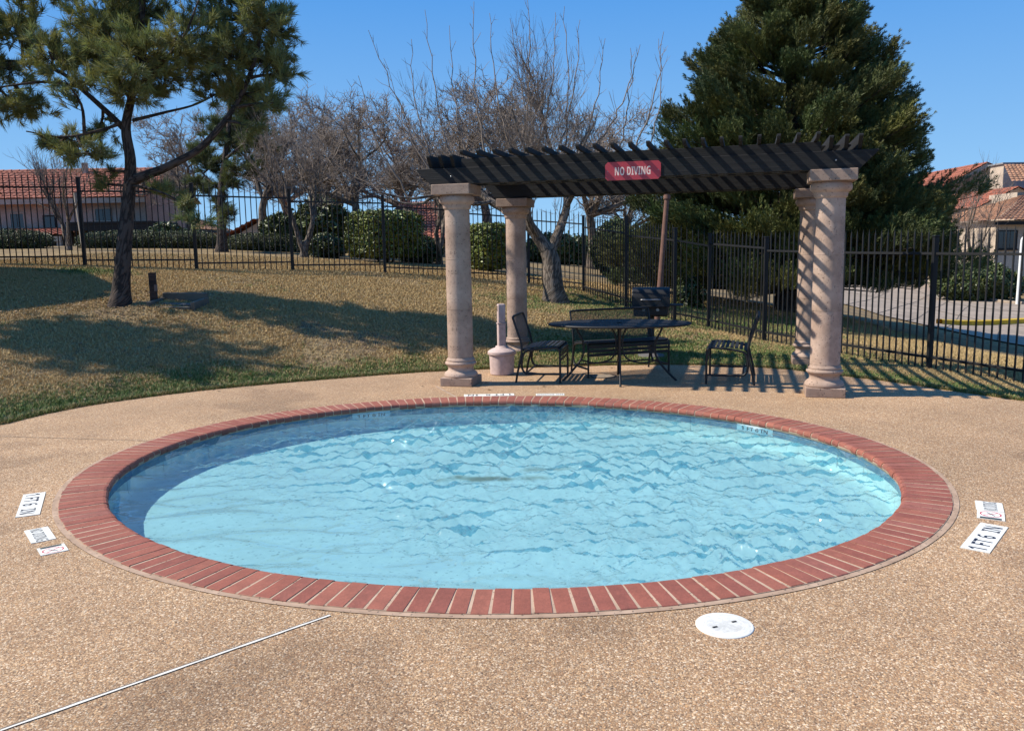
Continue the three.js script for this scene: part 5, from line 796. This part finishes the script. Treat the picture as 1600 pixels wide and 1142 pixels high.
// rubbish set out at the kerb
for (const [px, py, s, h, col, name, label] of [[1533, 458, .22, .62, [.03, .16, .42], 'recycling_bag', 'blue recycling bag set out at the kerb by the green bush'], [1544, 459, .22, .54, [.20, .20, .24], 'rubbish_bag', 'grey rubbish bag set out at the kerb between two bags'], [1556, 460, .27, .36, [.25, .42, .42], 'rubbish_bag', 'pale teal rubbish bag slumped at the kerb by the green bush']]) { const p = onGround(px, py, -.98); const g = new THREE.SphereGeometry(1, 20, 14), q = g.attributes.position; for (let i = 0; i < q.count; i++) { const u = V().fromBufferAttribute(q, i), k = 1 + .25 * (fbm(u.x * 2 + px, u.y * 2 + u.z * 3, 3) - .5) * 2; q.setXYZ(i, u.x * k * s * 1.2, (u.y * .5 + .5) * h * (1 + .1 * k), u.z * k * s); } g.computeVertexNormals(); single(name, label, 'bag', g, new THREE.MeshPhysicalMaterial({ color: S(...col), roughness: .35 })).position.set(p.x, terrain(p.x, p.z) + .02, p.z); }

// ───────── grass blades ─────────
{
  const blade = tris(Array.from({ length: 7 }, () => { const a = rnd() * 6.28, l = rr(.02, .05), b = V(gauss() * .03, -.006, gauss() * .03), d = V(Math.cos(a) * rr(.3, 1.1), 1, Math.sin(a) * rr(.3, 1.1)).normalize(), w = V(-Math.sin(a), 0, Math.cos(a)).multiplyScalar(.0045); return [b.clone().add(w), b.clone().sub(w), b.clone().addScaledVector(d, l)]; }));
  const list = []; const up = V(0, 1, 0); let tries = 0;
  while (list.length < 210000 && tries++ < 900000) {
    const z = -7.4 - 15 * Math.pow(rnd(), 1.15), x = rr(-.66, .66) * -z + 0; if (x < -11 || x > 9 || inDeck(x, z)) continue;
    const y = terrain(x, z), g = greenness(x, z), isG = rnd() < g * 1.05, v = rr(.84, 1.16), dd = -z / 11, bare = fbm(x * .8 + 90, z * .8, 4) > .68; if (bare && rnd() < .6) continue;
    list.push([V(x, y, z), up.clone().add(V(gauss() * .12, 0, gauss() * .12)).normalize(), rr(.8, 1.25) * (isG ? 1.1 : .9) * mix(1, dd, .5), rnd() * 6.28, isG ? [.115 * v, .175 * v, .036 * v] : [.47 * v, .33 * v * rr(.95, 1.05), .145 * v]]);
  }
  for (let k = 0; k < 26000; k++) { const i = 1 + ((rnd() * (deckEdge.length - 1)) | 0), t = rnd(), [a, b] = deckEdge[i - 1], [p, q] = deckEdge[i], l = Math.hypot(p - a, q - b), o = Math.abs(gauss()) * .09 - .012, x = mix(a, p, t) + (q - b) / l * o, z = mix(b, q, t) - (p - a) / l * o; if (z > -7.2) continue; const v = rr(.7, 1.3), gr = rnd() < .55; list.push([V(x, Math.max(-.02, terrain(x, z)), z), up.clone().add(V(gauss() * .3, 0, gauss() * .3)).normalize(), rr(.9, 1.7), rnd() * 6.28, gr ? [.115 * v, .175 * v, .036 * v] : [.36 * v, .26 * v, .12 * v]]); }
  const g = scatter('grass', blade, leafMat([1, 1, 1], { roughness: .8 }), list, scene); g.name = 'grass'; g.userData.label = 'short straw and green grass blades covering the lawn';
}
{ // fallen leaves and needles
  const leaf = tris([[V(-.02, 0, 0), V(0, .006, .014), V(.024, .003, 0)], [V(-.02, 0, 0), V(.024, .003, 0), V(0, .005, -.014)]]), list = [];
  for (let k = 0; k < 2600; k++) { const near = rnd() < .55, x = near ? -6.1 + gauss() * 2.2 : rr(-8, 5), z = near ? -12.9 + gauss() * 1.4 : -9 - rnd() * 8; if (inDeck(x, z) && rnd() < .93) continue; const v = rr(.6, 1.4); list.push([V(x, ground(x, z) + (inDeck(x, z) ? .004 : .018), z), V(gauss() * .35, 1, gauss() * .35).normalize(), rr(.6, 1.5), rnd() * 6.28, [.22 * v, .14 * v, .07 * v]]); }
  const g = scatter('leaf_litter', leaf, leafMat([1, 1, 1]), list, scene); g.userData.label = 'dry fallen leaves scattered on the lawn';
}
renderer.render(scene, camera);
